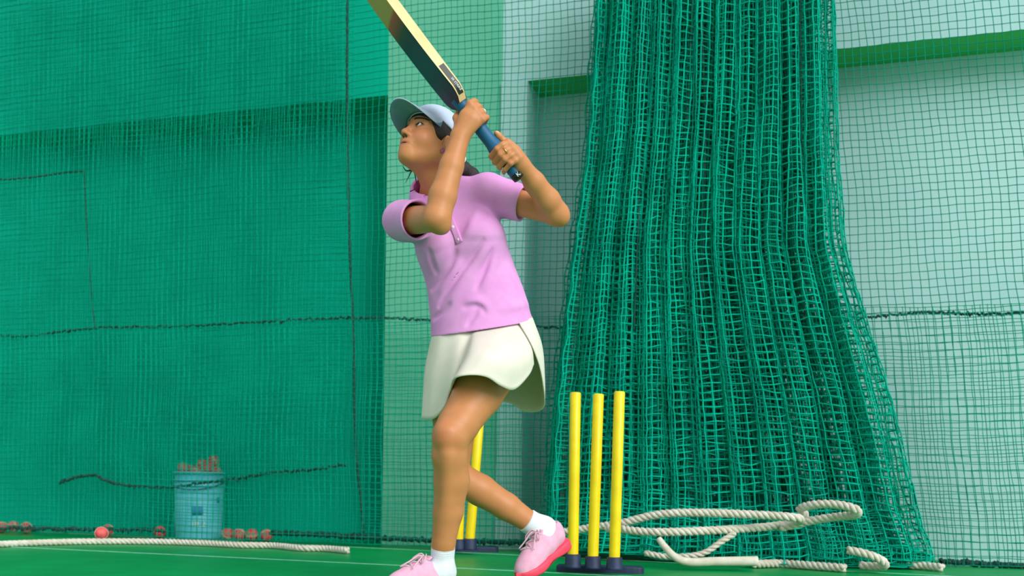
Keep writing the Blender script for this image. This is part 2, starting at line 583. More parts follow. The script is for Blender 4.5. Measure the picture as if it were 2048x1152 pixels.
side_net = net_thing('side_net', 'denser teal net panel ending at a dark upright rope beside the green wall', 0.12, 1.2)
s_v = wall_hit(706, 600, 0.10)[0]
v, f = net_geo(sheet(s_left, s_v, 0.40, 3.6, 0.14, cell=0.034, seed=11, sag=0.03, wob=0.010), 0.0020, 0.0)
tag(mesh_obj('net_mesh', v, f, M['net_bright'], side_net, smooth=False), None, kind='stuff')
v, f = net_geo(sheet(s_left, s_v, 0.44, 3.6, 0.095, cell=0.031, seed=17, sag=0.035, wob=0.006), 0.0017, 0.0)
tag(mesh_obj('net_mesh', v, f, M['net_bright'], side_net, smooth=False), None, kind='stuff')
net_rope([(695, -10), (694, 200), (697, 400), (702, 560), (706, 640), (709, 820), (714, 930), (722, 1000), (727, 1076)], 0.21, 0.0075, 'upright_rope', side_net, fuzz=0.0015, seed=5)
net_rope([(-30, 360), (40, 357), (90, 351), (130, 345), (168, 343)], 0.21, 0.005, 'tie_rope', side_net, fuzz=0.002, seed=6)
net_rope([(168, 343), (172, 420), (178, 520), (184, 600), (190, 655)], 0.21, 0.0035, 'tie_rope', side_net, fuzz=0.001, seed=8)
net_rope([(120, 965), (150, 955), (190, 950), (215, 962), (270, 972), (340, 974), (400, 966), (470, 958), (540, 946), (620, 940), (690, 930)], 0.22, 0.006, 'slack_rope', side_net, fuzz=0.005, seed=9)
net_rope([(-30, 1055), (60, 1056), (140, 1058), (240, 1060), (330, 1060)], 0.22, 0.008, 'bottom_rope', side_net, fuzz=0.007, seed=10)
net_rope([(540, 1065), (620, 1068), (720, 1074), (860, 1080), (1000, 1084), (1120, 1086)], 0.20, 0.014, 'bottom_rope', lower_net, fuzz=0.004, seed=12)
net_rope([(1880, 1122), (1960, 1128), (2100, 1136)], 0.20, 0.014, 'bottom_rope', lower_net, fuzz=0.004, seed=13)

# gathered net
gather = net_thing('gathered_net', 'thick bunched teal net drawn together and spilling in folds onto the floor', 0.3, 4.1)
D2 = 0.30
edge = [(-40, 1190, 1664), (0, 1185, 1668), (300, 1165, 1676), (500, 1136, 1692), (650, 1116, 1735), (800, 1096, 1782), (1000, 1080, 1830), (1110, 1074, 1862)]
zl = [wall_hit(l, vv, D2) for vv, l, r in edge]; zr = [wall_hit(r, vv, D2) for vv, l, r in edge]
def s_edge(z, tab):
    t = sorted((b, a) for a, b in tab)
    return np.interp(z, [q[0] for q in t], [q[1] for q in t])
for li, (a0, a1, cols, dd, sd) in enumerate(((0.0, 1.0, 104, 0.0, 21), (0.03, 0.95, 108, 0.07, 33), (0.08, 0.97, 108, 0.11, 47), (0.02, 0.92, 100, -0.02, 58), (0.12, 0.95, 100, 0.14, 63), (0.10, 0.90, 100, 0.03, 71), (0.06, 0.88, 100, 0.09, 83))):
    zz = np.arange(0.01, 3.1, 0.036)
    aa = np.linspace(a0, a1, cols)
    A, Z = np.meshgrid(aa, zz)
    q = np.stack([A * 3, Z, np.full_like(A, sd)], -1)
    fold = 2 * np.pi * (8 + li) * A + sd + 0.6 * noise_fn(q, 2.0, sd)
    spread = np.clip((2.6 - Z) / 2.6, 0.15, 1)
    A2 = A + 0.022 * np.sin(fold) + 0.010 * np.sin(2.1 * fold + 1) * (A > a0) + 0.003 * noise_fn(q, 60, sd + 1)
    A2[:, 0] = a0 + 0.004 * np.sin(zz * 30); A2[:, -1] = a1 + 0.004 * np.sin(zz * 27)
    sl, sr = s_edge(Z, zl), s_edge(Z, zr)
    S = sl + (sr - sl) * A2
    low = np.clip(0.30 - Z, 0, 1)
    D = D2 + dd + (0.05 + 0.03 * spread) * np.cos(fold) + 0.012 * noise_fn(q, 30, sd + 2) + low * (0.45 + 0.25 * np.sin(7 * A + li)) * np.clip(np.minimum(A, 1 - A) * 5, 0.15, 1)
    Zo = Z + 0.014 * noise_fn(q, 22, sd + 3) + 0.010 * noise_fn(q, 70, sd + 4)
    Zo = np.where(Z < 0.30, Zo * 0.85 + 0.035 * (1 + noise_fn(q * np.array([1, 0.2, 1]), 14, sd + 6)) * (low > 0), Zo)
    Zo = np.maximum(Zo, 0.006)
    G = np.stack([WA[0] + WT[0] * S + WN[0] * D, WA[1] + WT[1] * S + WN[1] * D, Zo], -1)
    v, f = net_geo(G, 0.0038, 0.0)
    tag(mesh_obj('net_fold', v, f, M['net_bright'] if li != 2 else M['net'], gather, smooth=False), None, kind='stuff')
for i, pix in enumerate(([(1286, -10), (1284, 200), (1277, 420), (1268, 660)], [(1385, -10), (1378, 150), (1370, 330)], [(1402, 0), (1410, 300), (1400, 700)], [(1600, -10), (1602, 200), (1604, 420), (1610, 640)])):
    net_rope(pix, 0.46, 0.0045, 'border_cord', gather, fuzz=0.0015, seed=30 + i)

# spilled heap: a loose roll of the same net along the floor
sa, sb = wall_hit(1272, 1100, 0.5)[0], wall_hit(1862, 1110, 0.5)[0]
for li, (rad, dc, sd) in enumerate(((0.075, 0.44, 91), (0.055, 0.40, 97), (0.06, 0.48, 103))):
    cc = np.linspace(sa + 0.06 * li, sb - 0.05 * li, 64); tt = np.linspace(0, 2 * np.pi * 1.9, 26)
    Sg, Tg = np.meshgrid(cc, tt)
    q = np.stack([Sg, np.cos(Tg) * 0.3, np.sin(Tg) * 0.3 + li], -1)
    rr = rad * (1.0 + 0.38 * noise_fn(q, 9, sd) + 0.12 * noise_fn(q, 40, sd + 1)) * np.clip(np.minimum(Sg - sa, sb - Sg) * 6 + 0.35, 0.35, 1) * (0.75 + 0.03 * Tg)
    Dg = dc + rr * np.cos(Tg) * 1.2 + 0.03 * np.sin(Sg * 5 + li)
    Zg = np.maximum(0.008, 0.05 + rr * np.sin(Tg) * 0.9)
    G = np.stack([WA[0] + WT[0] * Sg + WN[0] * Dg, WA[1] + WT[1] * Sg + WN[1] * Dg, Zg], -1)
    v, f = net_geo(G, 0.0034, 0.0)
    tag(mesh_obj('net_fold', v, f, M['net_bright'], gather, smooth=False), None, kind='stuff')

# ------------------------------------------------------------------ ropes
def rope(ctrl, r, label, group=None):
    base = np.min(np.array(ctrl), axis=0)
    v, f = rope_geo(ctrl, r)
    return tag(mesh_obj('rope', v, f, M['rope']), label, 'rope', group)
rope([on_floor(u, v, 0.017) for u, v in ((-40, 1090), (60, 1086), (170, 1083), (300, 1083), (400, 1086), (480, 1090), (545, 1091), (600, 1096), (650, 1097), (696, 1101))], 0.017,
     'long white twisted rope lying along the floor in front of the bucket')
RP = lambda lst: [P(u, v, y) for u, v, y in lst]
rope(RP([(1128, 1064, 4.62), (1180, 1056, 4.55), (1240, 1047, 4.45), (1300, 1032, 4.38), (1350, 1026, 4.33), (1430, 1026, 4.28), (1520, 1030, 4.22), (1580, 1034, 4.18), (1602, 1039, 4.20),
         (1585, 1046, 4.28), (1530, 1054, 4.30), (1440, 1060, 4.27), (1340, 1064, 4.28), (1280, 1063, 4.33), (1240, 1058, 4.40), (1215, 1058, 4.48)]), 0.0185,
     'white twisted rope looped across the gathered net behind the stumps')
rope(RP([(1600, 1040, 4.30), (1610, 1030, 4.26), (1600, 1018, 4.24), (1625, 1010, 4.17), (1660, 1008, 4.12), (1695, 1013, 4.08), (1716, 1022, 4.06), (1708, 1030, 4.10), (1670, 1034, 4.18), (1620, 1042, 4.24), (1560, 1056, 4.28)]), 0.0185,
     'short white rope loop curling up over the netting')
v, f = tube(catmull(RP([(1318, 1078, 4.25), (1330, 1094, 4.22), (1350, 1114, 4.2), (1378, 1124, 4.2), (1430, 1123, 4.2), (1515, 1122, 4.2)]), 60), np.linspace(0.013, 0.021, 60), 10)
tag(mesh_obj('smooth_rope', v, f, M['rope']), 'smooth white covered rope end curving onto the floor', 'rope')
rope(RP([(1470, 1066, 4.26), (1440, 1085, 4.26), (1412, 1104, 4.27), (1380, 1112, 4.28), (1330, 1113, 4.32), (1290, 1106, 4.36)]), 0.014, 'thin white rope slanting down to the smooth rope end')
rope([on_floor(u, v, 0.02) for u, v in ((1505, 1128), (1560, 1127), (1620, 1131), (1690, 1136))], 0.0185, 'white rope lying on the floor at the front of the net pile')
rope(RP([(1696, 1100, 4.22), (1720, 1105, 4.19), (1745, 1112, 4.17), (1765, 1122, 4.17), (1771, 1131, 4.18), (1755, 1133, 4.22), (1720, 1131, 4.26)]), 0.0185, 'white rope bend rising from the net pile to the floor')
rope([on_floor(u, v, 0.02) for u, v in ((1780, 1126), (1820, 1130), (1850, 1132), (1885, 1135))], 0.0185, 'last white rope end poking out beside the pale wall net')

# ------------------------------------------------------------------ stumps
def stump_set(name, label, tops, bots, base_pts, r):
    base_c = np.mean(base_pts, axis=0)
    e = empty(name, (base_c[0], base_c[1], 0.0))
    tag(e, label, 'stumps', 'sprung yellow stump sets')
    a, b = np.array(base_pts[0]), np.array(base_pts[1])
    d = (b - a) / np.linalg.norm(b - a); n = np.array([-d[1], d[0], 0])
    V, hw = [], 0.048
    ring = []
    for i in range(24):
        t = 2 * math.pi * i / 24
        cx, cy = math.cos(t), math.sin(t)
        px = math.copysign(abs(cx) ** 0.35, cx); py = math.copysign(abs(cy) ** 0.45, cy)
        ring.append((a + b) / 2 + d * px * np.linalg.norm(b - a) / 2 + n * py * hw)
    ring = np.array(ring)
    c = ring.mean(0)
    lay = []
    for z, k in ((0.0, 1.0), (0.022, 1.0), (0.026, 0.985), (0.028, 0.95)):
        q = c + (ring - c) * k; q[:, 2] = z; lay.append(q)
    V = np.vstack(lay); Fc = grid_faces(4, 24, True)
    Fc = [tuple(reversed(x)) for x in Fc]
    Fc += [tuple(range(24)), tuple(range(95, 71, -1))]
    mesh_obj('base', V, [tuple(reversed(x)) for x in Fc], M['navy'], e, smooth=False)
    for tp, bt in zip(tops, bots):
        ax = tp - bt; L = np.linalg.norm(ax); ax = ax / L
        pts = [bt - ax * 0.02, bt, bt + ax * (L * 0.5), tp - ax * 0.004, tp]
        v, f = tube(pts, [r, r, r, r, r * 0.85], 20)
        st = mesh_obj('stump', v, f, M['yellow'], e)
        low = np.array([bt[0], bt[1], 0.024]) - 0.0 * ax
        v, f = tube([low, low + (bt - low) * 0.15, low + (bt - low) * 0.95, bt], [r * 1.75, r * 1.5, r * 1.42, r * 1.3], 20)
        mesh_obj('socket', v, f, M['navy'], st)
    return e
Y1 = 3.98
stump_set('stump_set', 'yellow sprung stumps standing in a dark base close to the raised heel',
          [P(1151, 785, Y1), P(1197, 788, Y1 - 0.02), P(1239, 783, Y1 - 0.05)], [P(1146, 1108, Y1), P(1186, 1112, Y1 - 0.02), P(1229, 1114, Y1 - 0.05)],
          [on_floor(1113, 1142), on_floor(1288, 1147)], 0.0215)
Y2 = 5.0
stump_set('stump_set', 'yellow sprung stumps half hidden behind the player legs',
          [P(927, 812, Y2), P(961, 812, Y2), P(995, 812, Y2)][:2], [P(917, 1078, Y2), P(940, 1077, Y2)],
          [on_floor(880, 1103), on_floor(997, 1104)], 0.0235)

# ------------------------------------------------------------------ bucket and balls
bc = on_floor(397, 1077)
bc = np.array([bc[0] * 6.06 / bc[1], 6.06, 0])
bucket = empty('bucket', bc)
tag(bucket, 'aqua plastic bucket heaped with red balls behind the net', 'bucket')
k = 6.06 / F
R0, R1, HB = 44 * k, 49 * k, 131 * k
prof = [(0.0, 0.0), (R0, 0.0), (R0 + 0.002, 0.01), (R1 - 0.004, HB - 0.06), (R1 - 0.008, HB - 0.06), (R1 - 0.006, HB - 0.004), (R1 - 0.014, HB - 0.004), (R0 - 0.004, 0.02), (0.0, 0.02)]
v, f = lathe(prof, 40)
mesh_obj('tub', v + bc, f, M['bucket'], bucket)
for z0, nm in ((HB - 0.075, 'rib'), (HB - 0.045, 'rib'), (HB, 'rim')):
    rr = R0 + (R1 - R0) * z0 / HB + 0.001
    an = np.linspace(0, 2 * np.pi, 41)
    q = np.stack([bc[0] + rr * np.cos(an), bc[1] + rr * np.sin(an), np.full(41, bc[2] + z0)], 1)
    v, f = tube(q, 0.006, 8, caps=False); mesh_obj(nm, v, f, M['bucket'], bucket)
an = np.linspace(np.pi * 1.03, np.pi * 1.97, 30)
q = np.stack([bc[0] + (R1 + 0.012) * np.cos(an), bc[1] + (R1 + 0.012) * np.sin(an) * 0.98, bc[2] + HB - 0.05 - 0.05 * np.sin(np.linspace(0, np.pi, 30))], 1)
v, f = tube(q, 0.003, 8); mesh_obj('handle', v, f, M['navy'], bucket)
def on_bucket(u, v):
    rr = R0 + (R1 - R0) * ((1076 - v) / 131) + 0.0035
    x = P(u, v, 5.93)[0] - bc[0]
    th = math.asin(max(-0.95, min(0.95, x / rr)))
    n = Vector((math.sin(th), -math.cos(th), 0))
    p = Vector((bc[0] + rr * n.x, bc[1] + rr * n.y, P(u, v, 5.95)[2]))
    t = Vector((math.cos(th), math.sin(th), 0))
    return Matrix(((t.x, 0, n.x, p.x), (t.y, 0, n.y, p.y), (0, 1, 0, p.z), (0, 0, 0, 1)))
text_mesh('lettering', '18.2', 0.05, M['white'], on_bucket(396, 1048), bucket, 0.001)
def patch(u0, u1, v0, v1, mat, name):
    V = []
    for vv in np.linspace(v0, v1, 3):
        for uu in np.linspace(u0, u1, 8):
            V.append(on_bucket(uu, vv).translation)
    V = np.array([[q.x, q.y, q.z] for q in V])
    o = mesh_obj(name, V, grid_faces(3, 8), mat, bucket)
    return solid(o, 0.002)
patch(428, 443, 995, 1006, M['blue_print'], 'printed_mark')
patch(384, 406, 1013, 1030, make_mat('mid blue print', (60, 150, 205), 0.6, (50, 140, 198), 20), 'printed_panel')

BR = 0.0365
vs, fs = [], []
nu, nv = 16, 10
for j in range(nv + 1):
    ph = math.pi * j / nv
    for i in range(nu):
        th = 2 * math.pi * i / nu
        vs.append((BR * math.sin(ph) * math.cos(th), BR * math.sin(ph) * math.sin(th), BR * math.cos(ph)))
ball_f = grid_faces(nv + 1, nu, True)
def seam_geo(off):
    an = np.linspace(0, 2 * np.pi, 33)
    rr = math.sqrt(BR * BR - off * off)
    return tube(np.stack([rr * np.cos(an), rr * np.sin(an), np.full(33, off)], 1), 0.0016, 5, caps=False)
ball_proto = {}
def ball(p, mat, label, group, rot):
    if mat not in ball_proto:
        o = mesh_obj('ball', vs, [tuple(reversed(q)) for q in ball_f], M[mat])
        sv, sf = merge([seam_geo(o_) for o_ in (-0.004, 0.0, 0.004)])
        sm = mesh_obj('seam', sv, sf, M['seam'], o)
        ball_proto[mat] = (o, sm)
    else:
        o0, s0 = ball_proto[mat]
        o = o0.copy(); C.objects.link(o)
        sm = s0.copy(); C.objects.link(sm); sm.parent = o
    o.location = p; o.rotation_euler = rot
    return tag(o, label, 'ball', group)
balls = []
def fl_ball(u, v, mat, label, group):
    # on the floor strip between the net and the set back wall
    s, z = wall_hit(u, v, 0.33 if v == 1062 else (0.03 if v > 1045 else -0.08))
    balls.append([W(s, 0.33 if v == 1062 else (0.03 if v > 1045 else -0.08), BR), mat, label, group])
for u, v in ((4, 1046), (27, 1041), (53, 1052)):
    fl_ball(u, v, 'ball_red' if u != 27 else 'ball_pink', 'red ball on the floor near the rope end far from the bucket', 'loose balls away from the bucket')
fl_ball(203, 1062, 'ball_pink', 'faded pink ball lying in front of the net bottom', None)
fl_ball(216, 1052, 'ball_pink', 'faded ball tucked behind the pink ball at the net bottom', None)
fl_ball(320, 1050, 'ball_pink', 'single faded ball on the floor beside the bucket handle side', None)
for u in (455, 479, 504, 533):
    fl_ball(u, 1058, 'ball_pink', 'faded red ball in the row on the floor right against the bucket', 'row of balls by the bucket')
tops = [(367, 938, 0.0, 'ball_pink'), (385, 943, 0.03, 'ball_red'), (400, 936, 0.02, 'ball_red'), (414, 942, -0.05, 'ball_red'), (430, 930, 0.0, 'ball_red'), (440, 940, -0.01, 'ball_red'),
        (421, 941, -0.08, 'ball_pink'), (396, 944, -0.08, 'ball_pink'), (376, 945, 0.08, 'ball_red'), (408, 934, 0.09, 'ball_red'), (424, 936, 0.07, 'ball_red')]
for u, v, dy, mt in tops:
    balls.append([P(u, v, bc[1] + dy), mt, 'red ball piled on top inside the aqua bucket', 'balls heaped in the bucket'])
for it in range(200):                      # let the balls push each other apart until they only touch
    for i in range(len(balls)):
        for j in range(i):
            dv = balls[i][0] - balls[j][0]; dl = np.linalg.norm(dv)
            if dl < 2 * BR:
                push = dv / (dl + 1e-9) * (2 * BR - dl) * 0.5
                if balls[i][0][2] < 0.1: push = push * np.array([1, 1, 0])
                balls[i][0] = balls[i][0] + push; balls[j][0] = balls[j][0] - push
    for b_ in balls:
        if b_[0][2] > 0.1:
            rad = b_[0][:2] - bc[:2]; rl = np.linalg.norm(rad); mx = R1 - 0.014 - BR
            if rl > mx: b_[0][:2] = bc[:2] + rad * mx / rl
for p_, mt, lb, gp in balls:
    ball(p_, mt, lb, gp, tuple(rng.uniform(0, 6, 3)))

# ------------------------------------------------------------------ the player
def unit(v):
    v = np.asarray(v, float); return v / np.linalg.norm(v)
person = empty('person', (-0.15, 3.30, 0.0))
tag(person, 'woman in pink polo, cream skirt and pale blue cap swinging a bat upward', 'person')

# joints
SHO_R, ELB_R, WRI_R = P(806, 442, 3.22), P(872, 437, 2.99), P(920, 276, 3.012)
SHO_L, ELB_L, WRI_L = P(978, 388, 3.26), P(1115, 428, 3.17), P(1043, 330, 3.055)
NECK = P(873, 392, 3.29)
HIP_L, KNE_L, ANK_L = P(1008, 705, 3.26), P(902, 872, 3.08), P(883, 1143, 3.19)
HIP_R, KNE_R, ANK_R = P(918, 720, 3.36), P(905, 948, 3.40), P(1088, 1062, 3.50)
SPINE = [P(905, 425, 3.28), P(922, 490, 3.285), P(943, 560, 3.29), P(958, 620, 3.295), P(967, 672, 3.30)]
SPR = [0.118, 0.140, 0.140, 0.152, 0.178]

# bat / handle frame
BAT_E = P(1034, 350, 3.06)
BAT_B = P(915, 199, 3.04)
AX = unit(BAT_B - BAT_E)
NN = unit(np.array([0, -1.0, 0]) - AX * AX.dot([0, -1.0, 0]))
SS = np.cross(AX, NN)
def HB_(t, phi, r):
    a = math.radians(phi)
    return BAT_E + AX * t + r * (math.cos(a) * NN + math.sin(a) * SS)

# head frame
hy, hp, hr = math.radians(44), math.radians(18), math.radians(5)
HFx = np.array([-math.sin(hy) * math.cos(hp), -math.cos(hy) * math.cos(hp), math.sin(hp)])
u0 = unit(np.array([0, 0, 1.0]) - HFx[2] * HFx); l0 = np.cross(u0, HFx)
HU = u0 * math.cos(hr) + l0 * math.sin(hr); HL = l0 * math.cos(hr) - u0 * math.sin(hr)
HC = np.array([-0.274, 3.2, 1.449]); HS = 0.965
AXH = np.array([HL, HFx, HU])
def H(l, f, u): return HC + HS * (l * HL + f * HFx + u * HU)
def loc_head(V):
    return (V - HC) @ AXH.T / HS

# ---- upper skin volume
h = 0.0022
up = Vol((-0.43, 2.93, 1.05), (0.21, 3.42, 1.60), h)
# torso core under the shirt
for i in range(3):
    up.rc(SPINE[i], SPINE[i + 1], SPR[i] - 0.035, SPR[i + 1] - 0.035, 0.02, ys=0.7)
up.rc(NECK, SPINE[0], 0.052, 0.060, 0.03)
up.rc(NECK + [0, 0.01, -0.02], SHO_L, 0.05, 0.048, 0.03)
up.rc(NECK + [0, 0.01, -0.045], SHO_R, 0.042, 0.046, 0.03)
up.rc(NECK, H(0, -0.028, -0.05), 0.047, 0.047, 0.02)
up.rc(NECK + [0.0, -0.03, 0.0], H(0.0, 0.03, -0.085), 0.030, 0.028, 0.02)
# arms
up.rc(SHO_R, ELB_R, 0.046, 0.039, 0.015)
m1 = ELB_R + (WRI_R - ELB_R) * 0.28
up.chain([ELB_R + [0.004, 0, 0], m1, ELB_R + (WRI_R - ELB_R) * 0.65, WRI_R], [0.0400, 0.0405, 0.0350, 0.0280], 0.012)
up.rc(P(884, 452, 2.995), P(878, 440, 2.99), 0.024, 0.031, 0.02)
up.rc(SHO_L, ELB_L, 0.046, 0.0355, 0.02)
up.chain([ELB_L, ELB_L + (WRI_L - ELB_L) * 0.28, ELB_L + (WRI_L - ELB_L) * 0.65, WRI_L], [0.0365, 0.0385, 0.0325, 0.0255], 0.012)
up.rc(P(1124, 437, 3.17), P(1112, 430, 3.165), 0.018, 0.03, 0.02)
# head: skull, face, jaw
def hel(l, f, u, r, k=0.01, sub=False): up.el(H(l, f, u), np.array(r) * HS, AXH, k, sub)
def hrc(a, b, ra, rb, k=0.01, sub=False): up.rc(H(*a), H(*b), ra * HS, rb * HS, k, sub)
hel(0, -0.012, 0.028, (0.073, 0.096, 0.086), 0.02)
hel(0, 0.030, -0.035, (0.060, 0.060, 0.080), 0.03)
for sg in (-1, 1):
    hrc((sg * 0.050, -0.004, -0.058), (sg * 0.016, 0.064, -0.100), 0.020, 0.018, 0.03)
    hel(sg * 0.036, 0.056, -0.036, (0.026, 0.026, 0.026), 0.025)
    hrc((sg * 0.014, 0.084, 0.018), (sg * 0.045, 0.066, 0.016), 0.008, 0.008, 0.018)
hel(0, 0.074, -0.101, (0.020, 0.020, 0.018), 0.02)
hrc((0, 0.075, -0.072), (0, 0.076, -0.06), 0.024, 0.022, 0.02)
# eye sockets, lids
for sg in (-1, 1):
    hel(sg * 0.031, 0.096, 0.000, (0.018, 0.014, 0.012), 0.014, True)
# nose
hrc((0, 0.084, 0.004), (0, 0.1035, -0.032), 0.0065, 0.0095, 0.012)
hel(0, 0.106, -0.036, (0.0105, 0.010, 0.009), 0.008)
for sg in (-1, 1):
    hel(sg * 0.0125, 0.096, -0.040, (0.0075, 0.010, 0.0075), 0.007)
    hel(sg * 0.0065, 0.102, -0.0475, (0.0040, 0.0060, 0.0042), 0.003, True)
# mouth
hel(0, 0.0870, -0.0652, (0.0235, 0.0095, 0.0048), 0.009)
hel(0, 0.0860, -0.0752, (0.0200, 0.0100, 0.0055), 0.009)
hel(0, 0.1005, -0.0700, (0.023, 0.009, 0.0014), 0.004, True)
# lids (a skin sphere with an almond opening)
for sg in (-1, 1):
    hel(sg * 0.031, 0.0735, 0.000, (0.0158, 0.0150, 0.0142), 0.005)
    up.el(H(sg * 0.031, 0.091, 0.0005), np.array((0.0130, 0.016, 0.0052)) * HS, AXH, 0.002, True)
# ears
EAX = np.array([unit(HL + 0.35 * -HFx), unit(HFx + 0.35 * HL), HU])
for sg in (-1, 1):
    c = H(sg * 0.072, -0.014, -0.016)
    up.el(c, np.array((0.008, 0.019, 0.030)) * HS, EAX if sg > 0 else AXH, 0.008)
    up.el(H(sg * 0.081, -0.012, -0.012), np.array((0.006, 0.010, 0.018)) * HS, AXH, 0.004, True)
    hel(sg * 0.070, -0.006, -0.044, (0.006, 0.009, 0.009), 0.006)
# ---- hands
FINGERS = {}
def grip_hand(wrist, t_idx, sgn, name, b0=22):
    """sgn +1: fingers run from the wrist on the -s side over the front to +s (right hand); -1 mirrored"""
    kn = []
    for i in range(4):
        t = t_idx - 0.0195 * i
        rr = (0.0092, 0.0096, 0.0091, 0.0080)[i]
        ln = (1.0, 1.06, 1.0, 0.86)[i]
        r0 = 0.0205 + rr * 0.93
        A = (sgn * b0, sgn * (b0 + 62 * ln), sgn * (b0 + 118 * ln), sgn * (b0 + 165 * ln))
        mcp = HB_(t - 0.002, A[0], 0.0425); 
        pip = HB_(t + 0.001, A[1], r0 + 0.008); dip = HB_(t, A[2], r0 + 0.002); tip = HB_(t - 0.001, A[3], r0)
        mid = HB_(t, 0.5 * (A[0] + A[1]), r0 + 0.0095)
        up.rc(wrist + (mcp - wrist) * 0.12, mcp, 0.0155, rr + 0.0028, 0.012)
        up.rc(mcp, mid, rr + 0.0018, rr + 0.0008, 0.004)
        up.rc(mid, pip, rr + 0.0008, rr + 0.0006, 0.004)
        up.rc(pip, dip, rr + 0.0003, rr - 0.0004, 0.003)
        up.rc(dip, tip, rr - 0.0004, rr - 0.0016, 0.003)
        FINGERS[name, i] = (mcp, mid, pip, dip, tip, rr)
        kn.append(mcp)
    # palm mass around the handle front and heel of the hand
    c = 0.5 * (kn[1] + kn[2])
    up.rc(wrist, wrist + (c - wrist) * 0.7, 0.023, 0.019, 0.015)
    up.rc(wrist + AX * 0.008, wrist + AX * 0.008 + (kn[0] - wrist) * 0.6, 0.018, 0.016, 0.015)
    return kn
grip_hand(WRI_R, 0.246, 1, 'r', 18)
grip_hand(WRI_L, 0.090, -1, 'l', -52)
def thumb(pts, rad, nm):
    up.chain(pts, rad, 0.006); FINGERS[nm, 't'] = pts
thumb([WRI_R + AX * 0.012 + NN * 0.002, HB_(0.226, -84, 0.045), HB_(0.250, -105, 0.037), HB_(0.262, -150, 0.031), HB_(0.266, -185, 0.029)], [0.019, 0.0145, 0.011, 0.0098, 0.0082], 'r')
thumb([WRI_L + AX * 0.010, HB_(0.078, 112, 0.044), HB_(0.104, 108, 0.036), HB_(0.126, 96, 0.031), HB_(0.136, 86, 0.029)], [0.018, 0.0145, 0.0112, 0.0100, 0.0078], 'l')
Vu, Qu = up.mesh(1)

# ---- lower skin volume (legs and hips)
lo = Vol((-0.34, 2.92, 0.02), (0.20, 3.72, 0.98), 0.0042)
lo.rc(SPINE[4], SPINE[3], 0.115, 0.11, 0.03, ys=0.75)
lo.rc(HIP_L, HIP_R, 0.085, 0.085, 0.04)
lo.chain([HIP_L, HIP_L + (KNE_L - HIP_L) * 0.5, HIP_L + (KNE_L - HIP_L) * 0.88, KNE_L], [0.086, 0.077, 0.062, 0.057], 0.015)
sh = ANK_L - KNE_L
back_l = np.array([0.020, 0.028, 0.0])
lo.chain([KNE_L, KNE_L + sh * 0.14, KNE_L + sh * 0.32 + back_l * 0.55, KNE_L + sh * 0.55 + back_l * 0.35, KNE_L + sh * 0.80, ANK_L], [0.056, 0.0535, 0.0550, 0.0465, 0.0360, 0.0325], 0.012)
lo.rc(KNE_L + [-0.012, -0.034, 0.010], KNE_L + [-0.012, -0.034, -0.014], 0.024, 0.022, 0.03)
lo.rc(KNE_L + [-0.006, -0.032, -0.060], KNE_L + sh * 0.75 + [0.0, -0.014, 0], 0.017, 0.018, 0.03)
lo.chain([HIP_R, HIP_R + (KNE_R - HIP_R) * 0.5, KNE_R], [0.084, 0.072, 0.054], 0.03)
sr = ANK_R - KNE_R
lo.chain([KNE_R, KNE_R + sr * 0.3 + np.array([0.0, 0.008, 0.004]), KNE_R + sr * 0.58 + np.array([0, 0.004, 0.003]), KNE_R + sr * 0.86, ANK_R], [0.054, 0.0535, 0.0470, 0.0370, 0.0345], 0.012)
Vl, Ql = lo.mesh(2)
# join both skins into the one body mesh (they meet inside the shirt and skirt)
nb = len(Vu)
Vb = np.vstack([Vu, Vl]); Qb = np.vstack([Qu, Ql + nb])
body = mesh_obj('body', Vb, Qb, M['skin'], person)
# pigment: lips, brows, lashes, nails, knees, knuckles; painted shade: nostrils, lip groove
col = np.tile(np.array(lin((204, 137, 89))), (len(Vb), 1))
L = loc_head(Vb[:nb])
def blend(idx_mask_w, rgb):
    w = np.clip(idx_mask_w, 0, 1)[:, None]
    col[:nb] = col[:nb] * (1 - w) + np.array(lin(rgb)) * w
al = np.abs(L[:, 0])
face = (L[:, 1] > 0.045) & (np.abs(L[:, 2]) < 0.13) & (al < 0.08)
e = lambda c, r: np.sqrt(((al - c[0]) / r[0]) ** 2 + ((L[:, 2] - c[1]) / r[1]) ** 2)
blend(np.where(face, 1.25 - e((0.042, -0.036), (0.030, 0.026)), 0) * 0.45, (224, 142, 112))
blend(np.where(face & (L[:, 1] > 0.078), (1.2 - e((0, -0.0702), (0.0255, 0.0092))) * 2.0, 0) * 0.7, (180, 104, 90))
blend(np.where(face & (L[:, 1] > 0.078), (1.2 - e((0, -0.0700 + 0.0), (0.021, 0.0018))) * 2, 0) * 0.6, (120, 60, 56))  # shade in the groove between the lips, put into the tint
brow_u = 0.0185 + 0.006 * np.sin(np.clip((al - 0.012) / 0.040, 0, 1) * 2.3)
blend(np.where(face & (al > 0.010) & (al < 0.055), (1.25 - np.abs(L[:, 2] - brow_u) / 0.0042) * 2.2, 0) * 0.8, (52, 34, 28))
lid = np.abs(e((0.031, 0.0005), (0.0138, 0.0062)) - 1.0)
blend(np.where(face & (al > 0.014) & (al < 0.049), (1.0 - lid / 0.42) * np.where(L[:, 2] > 0.001, 1.0, 0.45) * 1.6, 0), (26, 16, 18))
blend(np.where(face, (1.2 - e((0.0065, -0.0475), (0.0052, 0.0045))) * 2, 0) * (L[:, 1] > 0.092) * 0.8, (70, 30, 24))  # shade inside the nostrils, put into the tint
